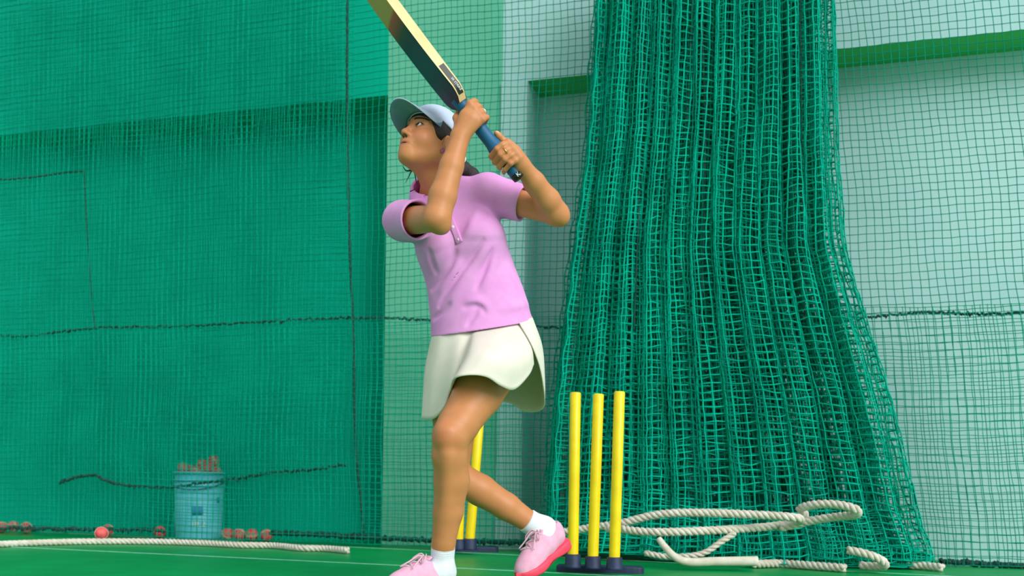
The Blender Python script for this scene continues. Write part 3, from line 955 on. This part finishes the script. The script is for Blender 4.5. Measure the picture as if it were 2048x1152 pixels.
for (nm, i), pts in FINGERS.items():
    if i == 't':
        tip, prev, rr = pts[-1], pts[-2], 0.009
    else:
        tip, prev, rr = pts[4], pts[3], pts[5]
    dirn = unit(tip - prev)
    ax_pt = BAT_E + AX * AX.dot(tip - BAT_E)
    outw = unit((tip - ax_pt) - dirn * dirn.dot(tip - ax_pt))
    c = tip + outw * rr * 0.8 + dirn * 0.002
    blend((1.3 - np.linalg.norm(Vb[:nb] - c, axis=1) / 0.0062) * 2, (238, 190, 176))
    if i != 't':
        for q in (pts[0], pts[2]):
            blend((1 - np.linalg.norm(Vb[:nb] - q, axis=1) / 0.017) * 0.55, (196, 118, 88))
kd = np.linalg.norm(Vb[nb:] - (KNE_L + np.array([-0.012, -0.05, 0.0])), axis=1)
wk = np.clip(1 - kd / 0.055, 0, 1)[:, None] * 0.5
col[nb:] = col[nb:] * (1 - wk) + np.array(lin((200, 112, 82))) * wk
at = body.data.attributes.new('tint', 'FLOAT_COLOR', 'POINT')
at.data.foreach_set('color', np.hstack([col, np.ones((len(col), 1))]).astype(np.float32).ravel())

# ---- eyes
def sphere_geo(c, r, axes=np.eye(3), nu=20, nv=14, sc=(1, 1, 1)):
    V = []
    for j in range(nv + 1):
        p = math.pi * j / nv
        for i in range(nu):
            t = 2 * math.pi * i / nu
            q = np.array([r * sc[0] * math.sin(p) * math.cos(t), r * sc[1] * math.sin(p) * math.sin(t), r * sc[2] * math.cos(p)])
            V.append(np.asarray(c) + q @ np.asarray(axes))
    return np.array(V), [tuple(reversed(q)) for q in grid_faces(nv + 1, nu, True)]
for sg in (-1, 1):
    c = H(sg * 0.031, 0.0735, 0.0)
    v, f = sphere_geo(c, 0.0138 * HS, AXH)
    ey = mesh_obj('eye', v, f, M['eye_white'], person)
    gaze = unit(HFx + 0.20 * HU - 0.22 * HL)
    v, f = sphere_geo(c + gaze * 0.0068 * HS, 0.0082 * HS, AXH)
    mesh_obj('iris', v, f, M['iris'], ey)

# ---- hair
hv = Vol(HC - 0.22, HC + 0.22, 0.003)
hv.el(H(0, -0.014, 0.028), np.array((0.080, 0.102, 0.088)) * HS, AXH)
hv.el(H(0, 0.075, -0.066), np.array((0.10, 0.092, 0.098)) * HS, AXH, 0.006, True)
hv.el(H(0, 0.115, 0.0), np.array((0.064, 0.070, 0.035)) * HS, AXH, 0.006, True)
hv.plane(H(0, -0.02, -0.062), -HU, 0.01)
for sg in (-1, 1):   # free the ear
    hv.el(H(sg * 0.082, -0.012, -0.022), np.array((0.022, 0.024, 0.030)) * HS, AXH, 0.004, True)
    hv.el(H(sg * 0.069, 0.024, 0.022), np.array((0.008, 0.016, 0.034)) * HS, AXH, 0.012)
hv.rc(H(0.0, -0.09, -0.02), P(910, 335, 3.36), 0.042, 0.036, 0.02)
hv.chain([P(905, 330, 3.35), P(925, 342, 3.345), P(944, 350, 3.33), P(955, 358, 3.32)], [0.036, 0.030, 0.022, 0.012], 0.015)
V, Q = hv.mesh(1)
hair = mesh_obj('hair', V, Q, M['hair'], person)
wisps = [[(806, 333), (812, 341), (822, 340), (826, 334)], [(824, 340), (818, 352), (811, 366)], [(826, 338), (830, 350), (833, 368), (836, 376)], [(820, 383), (828, 379), (833, 374)], [(836, 335), (838, 352), (834, 372)]]
for w in wisps:
    pts = catmull([P(u, v, 3.215) for u, v in w], 24)
    v, f = tube(pts, np.linspace(0.0022, 0.0007, 24) if w is not wisps[0] else 0.003 - 0.002 * np.abs(np.linspace(-1, 0.6, 24)), 6)
    mesh_obj('strand', v, f, M['hair'], hair)
v, f = sphere_geo(P(928, 318, 3.30), 0.010, nu=12, nv=8, sc=(0.7, 0.7, 1.2))
mesh_obj('hair_clip', v, f, M['white'], person)

# ---- cap
cv = Vol(HC - 0.2, HC + 0.2, 0.0026)
cv.el(H(0, -0.012, 0.022), np.array((0.086, 0.109, 0.098)) * HS, AXH)
cv.shell(0.006)
cv.plane(H(0, 0.098, 0.040), unit(-HU + 0.26 * HFx + 0.20 * HL), 0.003)
V, Q = cv.mesh(1)
capo = mesh_obj('cap', V, Q, M['cap'], person)
def brim_pt(a, t, dz=0.0):
    """a -1..1 across, t 0..1 from crown to outer edge"""
    th = a * 1.15
    c0 = np.array([0.086 * math.sin(th), -0.012 + 0.108 * math.cos(th)])
    out = np.array([0.092 * math.sin(th * 0.86), 0.108 * math.cos(th) - 0.012 + 0.082 * max(0.0, 1 - abs(a) ** 3.5) ** 0.6])
    q = c0 * (1 - t) + out * t
    l, f_ = q
    u = 0.040 + 0.26 * (c0[1] - 0.096) - t * (0.022 * (abs(l) / 0.080) ** 2 + 0.002) + 0.20 * l + dz
    return H(l, f_, u)
na, ntt = 33, 10
top = np.array([[brim_pt(a, t, 0.0016) for a in np.linspace(-1, 1, na)] for t in np.linspace(0, 1, ntt)]).reshape(-1, 3)
bot = np.array([[brim_pt(a, t, -0.0016) for a in np.linspace(-1, 1, na)] for t in np.linspace(0, 1, ntt)]).reshape(-1, 3)
gf = grid_faces(ntt, na); n0 = len(top)
fc = [tuple(reversed(q)) for q in gf] + [tuple(n0 + k for k in q) for q in gf]
ring_ids = list(range(na)) + [i * na + na - 1 for i in range(1, ntt)] + [(ntt - 1) * na + j for j in range(na - 2, -1, -1)] + [i * na for i in range(ntt - 2, 0, -1)]
side = [(ring_ids[i], ring_ids[(i + 1) % len(ring_ids)], n0 + ring_ids[(i + 1) % len(ring_ids)], n0 + ring_ids[i]) for i in range(len(ring_ids))]
brim = mesh_obj('brim', np.vstack([top, bot]), fc + side, [M['cap'], M['cap_in']], capo)
brim.data.polygons.foreach_set('material_index', np.array([0] * len(gf) + [1] * len(gf) + [0] * len(side), dtype=np.int32))
v, f = sphere_geo(H(0, -0.012, 0.022) + HU * 0.0985 * HS, 0.008, AXH, 12, 8, (1, 1, 0.5))
mesh_obj('cap_button', v, f, M['cap'], capo)

# ---- jewellery
er = empty('earring', H(0.078, -0.004, -0.047)); er.parent = person; er.matrix_parent_inverse = person.matrix_world.inverted()
parts = [sphere_geo(H(0.0775, -0.004, -0.047), 0.0042, nu=10, nv=8)]
for k in range(6):
    a = k * math.pi / 3
    parts.append(sphere_geo(H(0.0775, -0.004 + 0.0065 * math.cos(a), -0.047 + 0.0065 * math.sin(a)), 0.0036, nu=8, nv=6))
bpy.data.objects.remove(er)
v, f = merge(parts); mesh_obj('earring', v, f, M['gem'], person)
def finger_ring(p, q, r, mat):
    c = (p + q) / 2; d = unit(q - p)
    a = unit(np.cross(d, [0.3, 0.8, 0.2])); b = np.cross(d, a)
    an = np.linspace(0, 2 * np.pi, 25)
    pts = c + r * (np.cos(an)[:, None] * a + np.sin(an)[:, None] * b)
    v, f = tube(pts, 0.0021, 6, caps=False)
    return mesh_obj('finger_ring', v, f, M[mat], person)
fr = FINGERS['r', 2]; finger_ring(fr[1], fr[1] + 0.3 * (fr[2] - fr[1]), fr[5] + 0.0016, 'silver')
fl = FINGERS['l', 1]; finger_ring(fl[1], fl[1] + 0.3 * (fl[2] - fl[1]), fl[5] + 0.0016, 'gold')

# ---- polo shirt
sv = Vol((-0.44, 2.98, 0.78), (0.10, 3.50, 1.42), 0.0027)
for i in range(4):
    sv.rc(SPINE[i], SPINE[i + 1], SPR[i], SPR[i + 1], 0.03, ys=0.74)
sv.rc(NECK + [0, 0.012, -0.035], SHO_L + [-0.01, 0, 0], 0.060, 0.062, 0.03)
sv.rc(NECK + [0, 0.012, -0.055], SHO_R + [0.015, 0, 0], 0.056, 0.056, 0.03)
sv.rc(P(880, 490, 3.22), P(884, 500, 3.225), 0.066, 0.062, 0.05)
sv.rc(P(958, 470, 3.215), P(958, 482, 3.22), 0.070, 0.066, 0.05)
CUF_L = P(1046, 408, 3.222); CUF_R = SHO_R + (ELB_R - SHO_R) * 0.46
sv.rc(SHO_L, CUF_L + unit(CUF_L - SHO_L) * 0.04, 0.066, 0.055, 0.02)
dr = unit(ELB_R - SHO_R)
sv.rc(SHO_R + [-0.002, 0.0, 0.0], CUF_R + dr * 0.04, 0.064, 0.062, 0.02)
def crease(pix, w, amp):
    """smooth fold: raise (amp < 0) or sink (amp > 0) the cloth along a line drawn on it, fading out at both ends"""
    pts = [p for p in (sv.surf(u, v) for u, v in pix) if p is not None]
    if len(pts) < 2: return
    cp = catmull(pts, 26)
    q = sv.blk(cp.min(0) - 3 * w, cp.max(0) + 3 * w)
    if q is None: return
    sl, X, Y, Z = q
    best = None
    n = len(cp)
    for i in range(n - 1):
        a_, ba = cp[i], cp[i + 1] - cp[i]
        dx, dy, dz = X - a_[0], Y - a_[1], Z - a_[2]
        t = np.clip((dx * ba[0] + dy * ba[1] + dz * ba[2]) / (ba.dot(ba) + 1e-12), 0, 1)
        d2 = (dx - t * ba[0]) ** 2 + (dy - t * ba[1]) ** 2 + (dz - t * ba[2]) ** 2
        tp_ = np.maximum(np.sin(np.pi * np.clip((i + t) / (n - 1), 0, 1)), 0) ** 0.6
        val = tp_ * np.exp(-d2 / (w * w))
        best = val if best is None else np.maximum(best, val)
    sv.D[sl] += (amp * best).astype(np.float32)
VAL = [[(862, 583), (880, 560), (896, 539), (906, 518), (912, 500)], [(876, 617), (896, 580), (920, 545), (943, 515), (970, 476)], [(951, 580), (962, 555), (972, 530), (985, 496)],
       [(928, 616), (945, 611), (960, 614), (971, 626)], [(934, 652), (946, 634), (957, 618)], [(858, 500), (862, 520), (872, 545)], [(868, 640), (885, 622), (900, 606)]]
RIDGE = [[(916, 504), (930, 478), (943, 451), (960, 414)], [(880, 585), (900, 556), (922, 524)], [(900, 605), (925, 565), (952, 528), (975, 495)], [(968, 580), (980, 550), (992, 515)], [(935, 604), (955, 602), (975, 612)],
         [(1000, 620), (1030, 612), (1056, 606)]]
for pix in RIDGE:
    crease(pix, 0.014, -0.0105)
for pix in VAL:
    crease(pix, 0.0085, 0.0120)
# soft irregular cloth relief
g = np.stack(np.meshgrid(*sv.ax, indexing='ij'), -1)
near = np.abs(sv.D) < 0.03
sv.D[near] += (0.0016 * noise_fn(g[near] * np.array([1.0, 1.0, 0.6]), 30, 3)).astype(np.float32)
del g
sv.shell(0.008)
# openings: hem, cuffs, neck
hem_n = np.cross(P(1073, 641, 3.30) - P(864, 673, 3.30), P(955, 661, 3.17) - P(864, 673, 3.30))
hem_n = hem_n if hem_n[2] < 0 else -hem_n
sv.plane(P(864, 673, 3.30), hem_n, 0.003)
cl = unit(unit(CUF_L - SHO_L) + np.array([0.0, 0.0, 0.08]))
sv.plane(CUF_L, cl, 0.003, lo=CUF_L - [0.09, 0.12, 0.12], hi=CUF_L + [0.14, 0.12, 0.12])
cr = unit(dr + np.array([0.35, 0, -0.05]))
sv.plane(CUF_R, cr, 0.003, lo=[CUF_R[0] - 0.09, 2.95, CUF_R[2] - 0.10], hi=[CUF_R[0] + 0.10, CUF_R[1] + 0.035, CUF_R[2] + 0.12])
up_n = unit(H(0, -0.028, -0.05) - NECK)
sv.rc(NECK - up_n * 0.02, NECK + up_n * 0.2, 0.063, 0.075, 0.004, True)
front = unit(np.array([-0.25, -1.0, 0.0]))
sv.rc(NECK + front * 0.05 - up_n * 0.025, NECK + front * 0.06 + up_n * 0.05, 0.018, 0.045, 0.004, True)
V, Q = sv.mesh(1)
shirt = mesh_obj('polo_shirt', V, Q, M['shirt'], person)

# collar
cup = unit(up_n + np.array([-0.34, 0.0, 0.0]))
cside = unit(np.cross(cup, front)); cfr = unit(np.cross(cside, cup))
def ring_c(a, r, hgt, drop=0.0):
    return NECK + up_n * 0.024 + (r + 0.006) * (math.cos(a) * cfr * 1.02 + math.sin(a) * cside) + cup * (hgt - drop)
nC = 41
an = np.linspace(math.radians(24), math.radians(336), nC)
rows = []
for r, hgt in ((0.064, -0.012), (0.060, 0.018), (0.061, 0.036), (0.068, 0.039), (0.081, 0.020), (0.093, -0.006)):
    row = []
    for a in an:
        e_ = abs(a - math.pi) / math.radians(156)
        tipx = max(0.0, (e_ - 0.72) / 0.28)
        rr = r + (0.008 * tipx if hgt < 0.02 and r > 0.07 else 0)
        row.append(ring_c(a, rr, hgt - (0.022 * tipx if r > 0.07 else 0.010 * tipx) - 0.010 * (1 - math.cos(a - math.pi)) * 0.5))
    rows.append(row)
V = np.array(rows).reshape(-1, 3)
collar = mesh_obj('collar', V, grid_faces(len(rows), nC), [M['shirt'], M['shirt_in']], shirt)
mi = [1 if i < 2 else 0 for i in range(len(rows) - 1) for j in range(nC - 1)]
collar.data.polygons.foreach_set('material_index', np.array(mi, dtype=np.int32))
solid(collar, 0.004)
tipq = [[(904, 352), (914, 354), (922, 360)], [(904, 362), (915, 366), (924, 371)], [(904, 369), (913, 374), (922, 380)]]
tp = [[sv.surf(*q) for q in r] for r in tipq]
if all(q is not None for r in tp for q in r):
    tv = np.array([q + np.array([0, -0.007, 0]) for r in tp for q in r])
    solid(mesh_obj('collar_tip', tv, grid_faces(3, 3), M['shirt'], collar), 0.005)
# placket and button
def strip_on(vol, pix_l, pix_r, lift, n=12):
    A = catmull([vol.surf(*q) for q in pix_l], n); B = catmull([vol.surf(*q) for q in pix_r], n)
    rows = [A * (1 - t) + B * t + np.array([0, -lift, 0]) for t in np.linspace(0, 1, 5)]
    return np.stack(rows, 1).reshape(-1, 3), grid_faces(n, 5)
v, f = strip_on(sv, [(892, 434), (901, 458), (913, 490)], [(904, 428), (914, 452), (925, 482)], 0.003)
pl = solid(mesh_obj('placket', v, f, M['shirt'], shirt), 0.005)
p = sv.surf(906, 455) + [0, -0.007, 0]
v, f = sphere_geo(p, 0.0052, nu=14, nv=8, sc=(1, 0.4, 1)); mesh_obj('button', v, f, M['button'], pl)
p = sv.surf(917, 480) + [0, -0.007, 0]
v, f = sphere_geo(p, 0.0045, nu=14, nv=8, sc=(1, 0.4, 1)); mesh_obj('button', v, f, M['button'], pl)

# ---- skirt: two lofted panels
def panel(cols, name, parent, n=(60, 28), seed=1, amp=0.003):
    cols = [[(965 + (c[0][0] - 965) * 0.93, c[0][1], 3.30 + (c[0][2] - 3.30) * 0.72)] + c[1:] for c in cols]   # waistband sits inside the shirt
    cols = [[c[0], (0.7 * c[0][0] + 0.3 * c[1][0], 676 - 32 * (c[0][0] - 864) / 209, c[0][2] - 0.01 * (1 if c[0][2] < 3.3 else -1))] + c[1:] for c in cols]
    C_ = np.array([catmull([P(*q) for q in c], n[1]) for c in cols])      # cols x n1 x 3
    G = np.stack([catmull(C_[:, j], n[0]) for j in range(n[1])], 0)         # n1 x n0 x 3
    t = np.linspace(0, 1, n[1])[:, None]
    G = G + (amp * t * noise_fn(G * np.array([1, 1, 0.3]), 60, seed))[..., None] * np.array([0.3, -1, 0])
    o = mesh_obj(name, G.reshape(-1, 3), grid_faces(n[1], n[0]), M['skirt'], parent)
    return solid(o, 0.004)
skirt_cols = [
    [(862, 655, 3.33), (851, 745, 3.33), (845, 838, 3.32)],
    [(864, 655, 3.27), (852, 750, 3.28), (845, 838, 3.29)],
    [(878, 652, 3.215), (866, 752, 3.235), (856, 839, 3.25)],
    [(900, 648, 3.19), (886, 750, 3.20), (872, 835, 3.22)],
    [(922, 645, 3.17), (908, 742, 3.16), (890, 812, 3.18)],
    [(946, 643, 3.175), (928, 716, 3.155), (900, 784, 3.17)],
    [(960, 641, 3.165), (938, 708, 3.065), (908, 758, 3.02)],
    [(980, 638, 3.165), (965, 706, 3.035), (938, 750, 2.985)],
    [(1003, 635, 3.17), (995, 708, 3.04), (972, 754, 3.00)],
    [(1022, 632, 3.18), (1022, 712, 3.07), (1002, 772, 3.04)],
    [(1036, 630, 3.20), (1044, 712, 3.11), (1028, 779, 3.09)],
    [(1042, 630, 3.21), (1057, 705, 3.15), (1056, 752, 3.14)],
    [(1046, 630, 3.22), (1063, 690, 3.19), (1068, 728, 3.19)],
]
skirt_e = panel(skirt_cols, 'skirt', person, (96, 32), 5)
back_cols = [
    [(1036, 628, 3.185), (1064, 690, 3.175), (1080, 735, 3.21), (1087, 775, 3.27)],
    [(1052, 628, 3.22), (1078, 690, 3.23), (1087, 750, 3.28), (1089, 800, 3.33)],
    [(1066, 630, 3.28), (1084, 695, 3.32), (1088, 760, 3.37), (1086, 816, 3.40)],
    [(1066, 632, 3.36), (1080, 700, 3.41), (1078, 765, 3.45), (1070, 824, 3.47)],
    [(1040, 640, 3.41), (1050, 705, 3.46), (1052, 770, 3.49), (1045, 822, 3.50)],
    [(1000, 645, 3.43), (1010, 715, 3.48), (1020, 770, 3.50), (1018, 806, 3.50)],
    [(950, 650, 3.43), (950, 720, 3.47), (955, 770, 3.48), (955, 800, 3.47)],
    [(900, 655, 3.41), (890, 730, 3.43), (885, 780, 3.43), (880, 828, 3.42)],
    [(870, 656, 3.37), (858, 735, 3.38), (852, 790, 3.38), (847, 838, 3.37)],
    [(862, 656, 3.32), (851, 735, 3.33), (847, 790, 3.33), (844, 838, 3.32)],
]
panel(back_cols, 'back_panel', skirt_e, (80, 32), 8)

# ---- socks and shoes
def shoe(heel, fw, upv, name, bend=0.0):
    fw = unit(fw); upv = unit(upv - fw * fw.dot(upv)); lat = np.cross(upv, fw)
    A = np.array([fw, lat, upv])
    T = lambda x, y, z: heel + fw * x + lat * y + upv * z
    ext = 0.33
    vol = Vol(T(0.12, 0, 0.06) - 0.2, T(0.12, 0, 0.06) + 0.2, 0.0026)
    vol.chain([T(0.040, 0, 0.060), T(0.100, 0, 0.056), T(0.165, 0.0, 0.046), T(0.205, 0.002, 0.036), T(0.228, 0.003, 0.032)], [0.0345, 0.035, 0.038, 0.037, 0.029], 0.02)
    vol.rc(T(0.034, 0, 0.088), T(0.046, 0, 0.075), 0.0305, 0.033, 0.02)
    vol.rc(T(0.115, 0, 0.088), T(0.170, 0, 0.058), 0.026, 0.028, 0.02)
    vol.el(T(0.062, 0, 0.125), (0.050, 0.0270, 0.040), A, 0.006, True)
    vol.plane(T(0, 0, 0.020), -upv, 0.003)
    V, Q = vol.mesh(1)
    sh_o = mesh_obj(name, V, Q, M['shoe'], person)
    xs = np.linspace(-0.004, 0.262, 28)
    outline_l, outline_r = [], []
    for x in xs:
        q = (x + 0.004) / 0.266
        w = 0.036 + 0.012 * math.exp(-((q - 0.70) / 0.2) ** 2) - 0.004 * math.exp(-((q - 0.42) / 0.13) ** 2)
        w *= math.sqrt(max(0.0, 1 - max(0, (0.13 - q) / 0.13) ** 2)) * math.sqrt(max(0.0, 1 - max(0, (q - 0.80) / 0.20) ** 2))
        outline_l.append((x, w)); outline_r.append((x, -w + 0.003))
    ring = outline_l + outline_r[::-1]
    lays = []
    for z, kk in ((-0.002, 0.92), (0.003, 1.0), (0.018, 1.03), (0.026, 1.0), (0.028, 0.95)):
        lay = []
        for x, w in ring:
            heelup = 0.006 * max(0, 1 - x / 0.1) if z > 0.01 else 0.0
            arch = 0.007 * math.exp(-((x - 0.11) / 0.04) ** 2) if z < 0.01 else 0.0
            toe = 0.010 * max(0, (x - 0.19) / 0.07)
            lay.append(T(x * (1.0) + (0.13 - x) * (1 - kk) * 0.3, w * kk, z + heelup + arch + toe))
        lays.append(lay)
    nR = len(ring)
    V = np.array(lays).reshape(-1, 3)
    Fc = grid_faces(5, nR, True) + [tuple(range(nR))[::-1], tuple(4 * nR + k for k in range(nR))]
    mesh_obj('sole', V, Fc, M['sole'], sh_o)
    def top_z(x, y):
        for z in np.arange(0.14, 0.02, -0.001):
            p = T(x, y, z); i = np.round((p - vol.lo) / vol.h).astype(int)
            if np.all(i >= 0) and np.all(i < vol.n) and vol.D[tuple(i)] < 0: return z
        return 0.05
    xs = [0.118, 0.134, 0.150, 0.166, 0.182]
    for i, x in enumerate(xs):
        yy = np.linspace(-0.021, 0.021, 9)
        pts = [T(x + 0.008 * (yv / 0.021) * (1 if i % 2 else -1), yv, top_z(x, yv) + 0.003) for yv in yy]
        v, f = tube(catmull(pts, 16), 0.0030, 6, flat=0.6); mesh_obj('lace', v, f, M['lace'], sh_o)
    tz = top_z(0.112, 0) + 0.004
    for sg in (-1, 1):
        lp = [T(0.112, 0, tz), T(0.118, sg * 0.016, tz + 0.010), T(0.134, sg * 0.034, tz - 0.004), T(0.142, sg * 0.030, tz - 0.016), T(0.128, sg * 0.014, tz - 0.002), T(0.113, 0, tz + 0.001)]
        v, f = tube(catmull(lp, 36), 0.0028, 6, flat=0.6); mesh_obj('lace', v, f, M['lace'], sh_o)
        lp = [T(0.112, 0, tz), T(0.128, sg * 0.012, tz + 0.004), T(0.155, sg * 0.024, tz - 0.014), T(0.180, sg * 0.038, tz - 0.030)]
        v, f = tube(catmull(lp, 24), 0.0026, 6, flat=0.6); mesh_obj('lace', v, f, M['lace'], sh_o)
    tv = []
    for t in np.linspace(0, 1, 8):
        for yv in np.linspace(-0.020, 0.020, 7):
            x = 0.150 - 0.052 * t
            tv.append(T(x, yv * (0.8 + 0.2 * t), 0.072 + 0.048 * t - 6 * yv * yv))
    solid(mesh_obj('tongue', tv, grid_faces(8, 7), M['shoe'], sh_o), 0.005)
    return T
# front (left) foot, flat
fdir = np.array([-0.80, -0.60, 0.0])
heel_l = np.array([ANK_L[0], ANK_L[1], 0.002]) - unit(fdir) * 0.050
TL = shoe(heel_l, fdir, np.array([0, 0, 1.0]), 'shoe')
# rear (right) foot, heel raised
heel_r = P(1136, 1092, 3.545); toe_r = on_floor(1029, 1174, 0.006)
fw_r = toe_r - heel_r
TR = shoe(heel_r, fw_r, np.array([-0.36, -0.30, 0.85]), 'shoe')

def sock(knee, ank, T, name, rt, ra, top_f):
    d = unit(knee - ank)
    st = ank + d * top_f
    vol = Vol(np.minimum(st, ank) - 0.16, np.maximum(st, ank) + 0.16, 0.0027)
    vol.rc(st + d * 0.03, ank + d * 0.01, rt, ra, 0.01)
    vol.rc(ank, T(0.038, 0, 0.060), ra + 0.001, 0.031, 0.03)
    vol.rc(ank, T(0.120, 0, 0.060), ra - 0.002, 0.028, 0.03)
    vol.plane(st, d, 0.004)
    V, Q = vol.mesh(1)
    rib = np.sin((V - ank) @ d * 900) * 0.0006 * np.clip(((V - ank) @ d - top_f + 0.045) * 60, 0, 1)
    axis_p = ank + ((V - ank) @ d)[:, None] * d
    V = V + rib[:, None] * (V - axis_p) / (np.linalg.norm(V - axis_p, axis=1)[:, None] + 1e-6)
    return mesh_obj(name, V, Q, M['sock'], person)
sock(KNE_L, ANK_L, TL, 'sock', 0.0395, 0.0365, 0.098)
sock(KNE_R, ANK_R, TR, 'sock', 0.0430, 0.0420, 0.076)

# ------------------------------------------------------------------ the bat
bat = empty('cricket_bat', BAT_E)
tag(bat, 'wooden bat with teal grip and dark graphic face raised in both hands', 'bat')
an17 = math.radians(17)
BW = math.cos(an17) * NN + math.sin(an17) * SS          # width direction, the visible edge faces this way
BQ = -math.cos(an17) * SS + math.sin(an17) * NN         # visible broad face
g_ = bpy.data.materials.new('bat graphic and shaded wood')
g_.use_nodes = True
nt = g_.node_tree; bs = nt.nodes['Principled BSDF']; bs.inputs['Roughness'].default_value = 0.45
at_ = nt.nodes.new('ShaderNodeAttribute'); at_.attribute_name = 'along'
rp = nt.nodes.new('ShaderNodeValToRGB')
stops = [(0.0, (48, 22, 78)), (0.05, (34, 26, 66)), (0.12, (6, 42, 58)), (0.26, (8, 66, 80)), (0.42, (10, 50, 66)), (0.475, (40, 60, 40)), (0.51, (120, 66, 30)), (0.565, (176, 78, 38)), (0.58, (178, 150, 70)), (1.0, (186, 164, 84))]  # last olive stops: bare willow with the face's shadow put into its colour
el = rp.color_ramp.elements
el[0].position, el[0].color = stops[0][0], (*lin(stops[0][1]), 1)
el[1].position, el[1].color = stops[-1][0], (*lin(stops[-1][1]), 1)
for s_, c_ in stops[1:-1]:
    q = el.new(s_); q.color = (*lin(c_), 1)
nt.links.new(at_.outputs['Fac'], rp.inputs['Fac']); nt.links.new(rp.outputs['Color'], bs.inputs['Base Color'])
T0, T1 = 0.270, 0.835
nl = 40
sect_n = 16
rowsV, along = [], []
for i in range(nl):
    q = i / (nl - 1); t = T0 + (T1 - T0) * q
    hw = 0.054 * min(1.0, 0.45 + 0.55 * math.sqrt(min(1, q / 0.07)))
    if q > 0.95: hw *= 1 - 0.12 * ((q - 0.95) / 0.05) ** 2
    ed = 0.0135 + 0.003 * math.sin(math.pi * min(1, q * 1.1))
    sp = 0.022 + 0.012 * math.sin(math.pi * min(1, q ** 0.8))
    bow = SS * (0.016 * (q * q))
    c = BAT_E + AX * t + bow
    prof = [(-hw, -ed * 0.9), (-hw, ed), (-hw * 0.93, ed + 0.0015), (0, ed + 0.003), (hw * 0.93, ed + 0.0015), (hw, ed), (hw, -ed * 0.9), (hw * 0.9, -ed * 1.1), (hw * 0.25, -sp), (0, -sp - 0.004), (-hw * 0.25, -sp), (-hw * 0.9, -ed * 1.1)]
    for w, k in prof:
        rowsV.append(c + BW * w + BQ * k); along.append(q)
np_ = 12
Fc = grid_faces(nl, np_, True)
Fc2 = Fc + [tuple(range(np_))[::-1], tuple((nl - 1) * np_ + k for k in range(np_))]
blade = mesh_obj('blade', rowsV, [tuple(reversed(q)) for q in Fc2], [M['wood'], g_], bat, smooth=False)
mi = [0 if (j in (0, 5)) else 1 for i in range(nl - 1) for j in range(np_)] + [0, 0]
blade.data.polygons.foreach_set('material_index', np.array(mi, dtype=np.int32))
at2 = blade.data.attributes.new('along', 'FLOAT', 'POINT'); at2.data.foreach_set('value', np.array(along, dtype=np.float32))
# handle with grip
ts = np.linspace(0.0, 0.290, 60)
gr = [0.0205 + 0.0022 * math.exp(-((t - 0.098) / 0.02) ** 2) * 2.2 + 0.0006 * math.sin(t * 700) for t in ts]
v, f = tube([BAT_E + AX * t for t in ts], gr, 20); mesh_obj('grip', v, f, M['grip'], bat)
v, f = tube([BAT_E - AX * 0.014, BAT_E - AX * 0.012, BAT_E + AX * 0.004], [0.017, 0.0195, 0.0208], 20); cap_o = mesh_obj('end_cap', v, f, M['black'], bat)
def bat_frame(p, xdir, ndir):
    x = Vector(xdir).normalized(); n = Vector(ndir).normalized(); y = n.cross(x)
    return Matrix(((x.x, y.x, n.x, p[0]), (x.y, y.y, n.y, p[1]), (x.z, y.z, n.z, p[2]), (0, 0, 0, 1)))
text_mesh('lettering', 'K', 0.018, M['white'], bat_frame(BAT_E - AX * 0.004 + NN * 0.0208, SS, NN), cap_o, 0.0006)
# edge sticker
def edge_pt(t, k, lift):
    q = (t - T0) / (T1 - T0); hw = 0.054 * min(1.0, 0.45 + 0.55 * math.sqrt(min(1, q / 0.07)))
    return BAT_E + AX * t + SS * (0.016 * q * q) + BW * (hw + lift) + BQ * k
V = [edge_pt(t, k, l) for l in (0.0002, 0.0012) for t, k in zip(np.repeat(np.linspace(0.284, 0.384, 12), 2), [-0.0085, 0.0095] * 12)]
gf = [(2 * i, 2 * i + 1, 2 * i + 3, 2 * i + 2) for i in range(11)]
fc = [tuple(24 + k for k in q) for q in gf] + [tuple(reversed(q)) for q in gf]
fc += [(2 * i, 2 * i + 2, 26 + 2 * i, 24 + 2 * i) for i in range(11)] + [(2 * i + 3, 2 * i + 1, 25 + 2 * i, 27 + 2 * i) for i in range(11)] + [(0, 24, 25, 1), (22, 23, 47, 46)]
stk = mesh_obj('edge_sticker', V, fc, M['black'], blade, smooth=False)
text_mesh('lettering', 'SR STRIKE', 0.0105, M['white'], bat_frame(edge_pt(0.312, 0.0005, 0.0022), -AX, BW), stk, 0.0004)
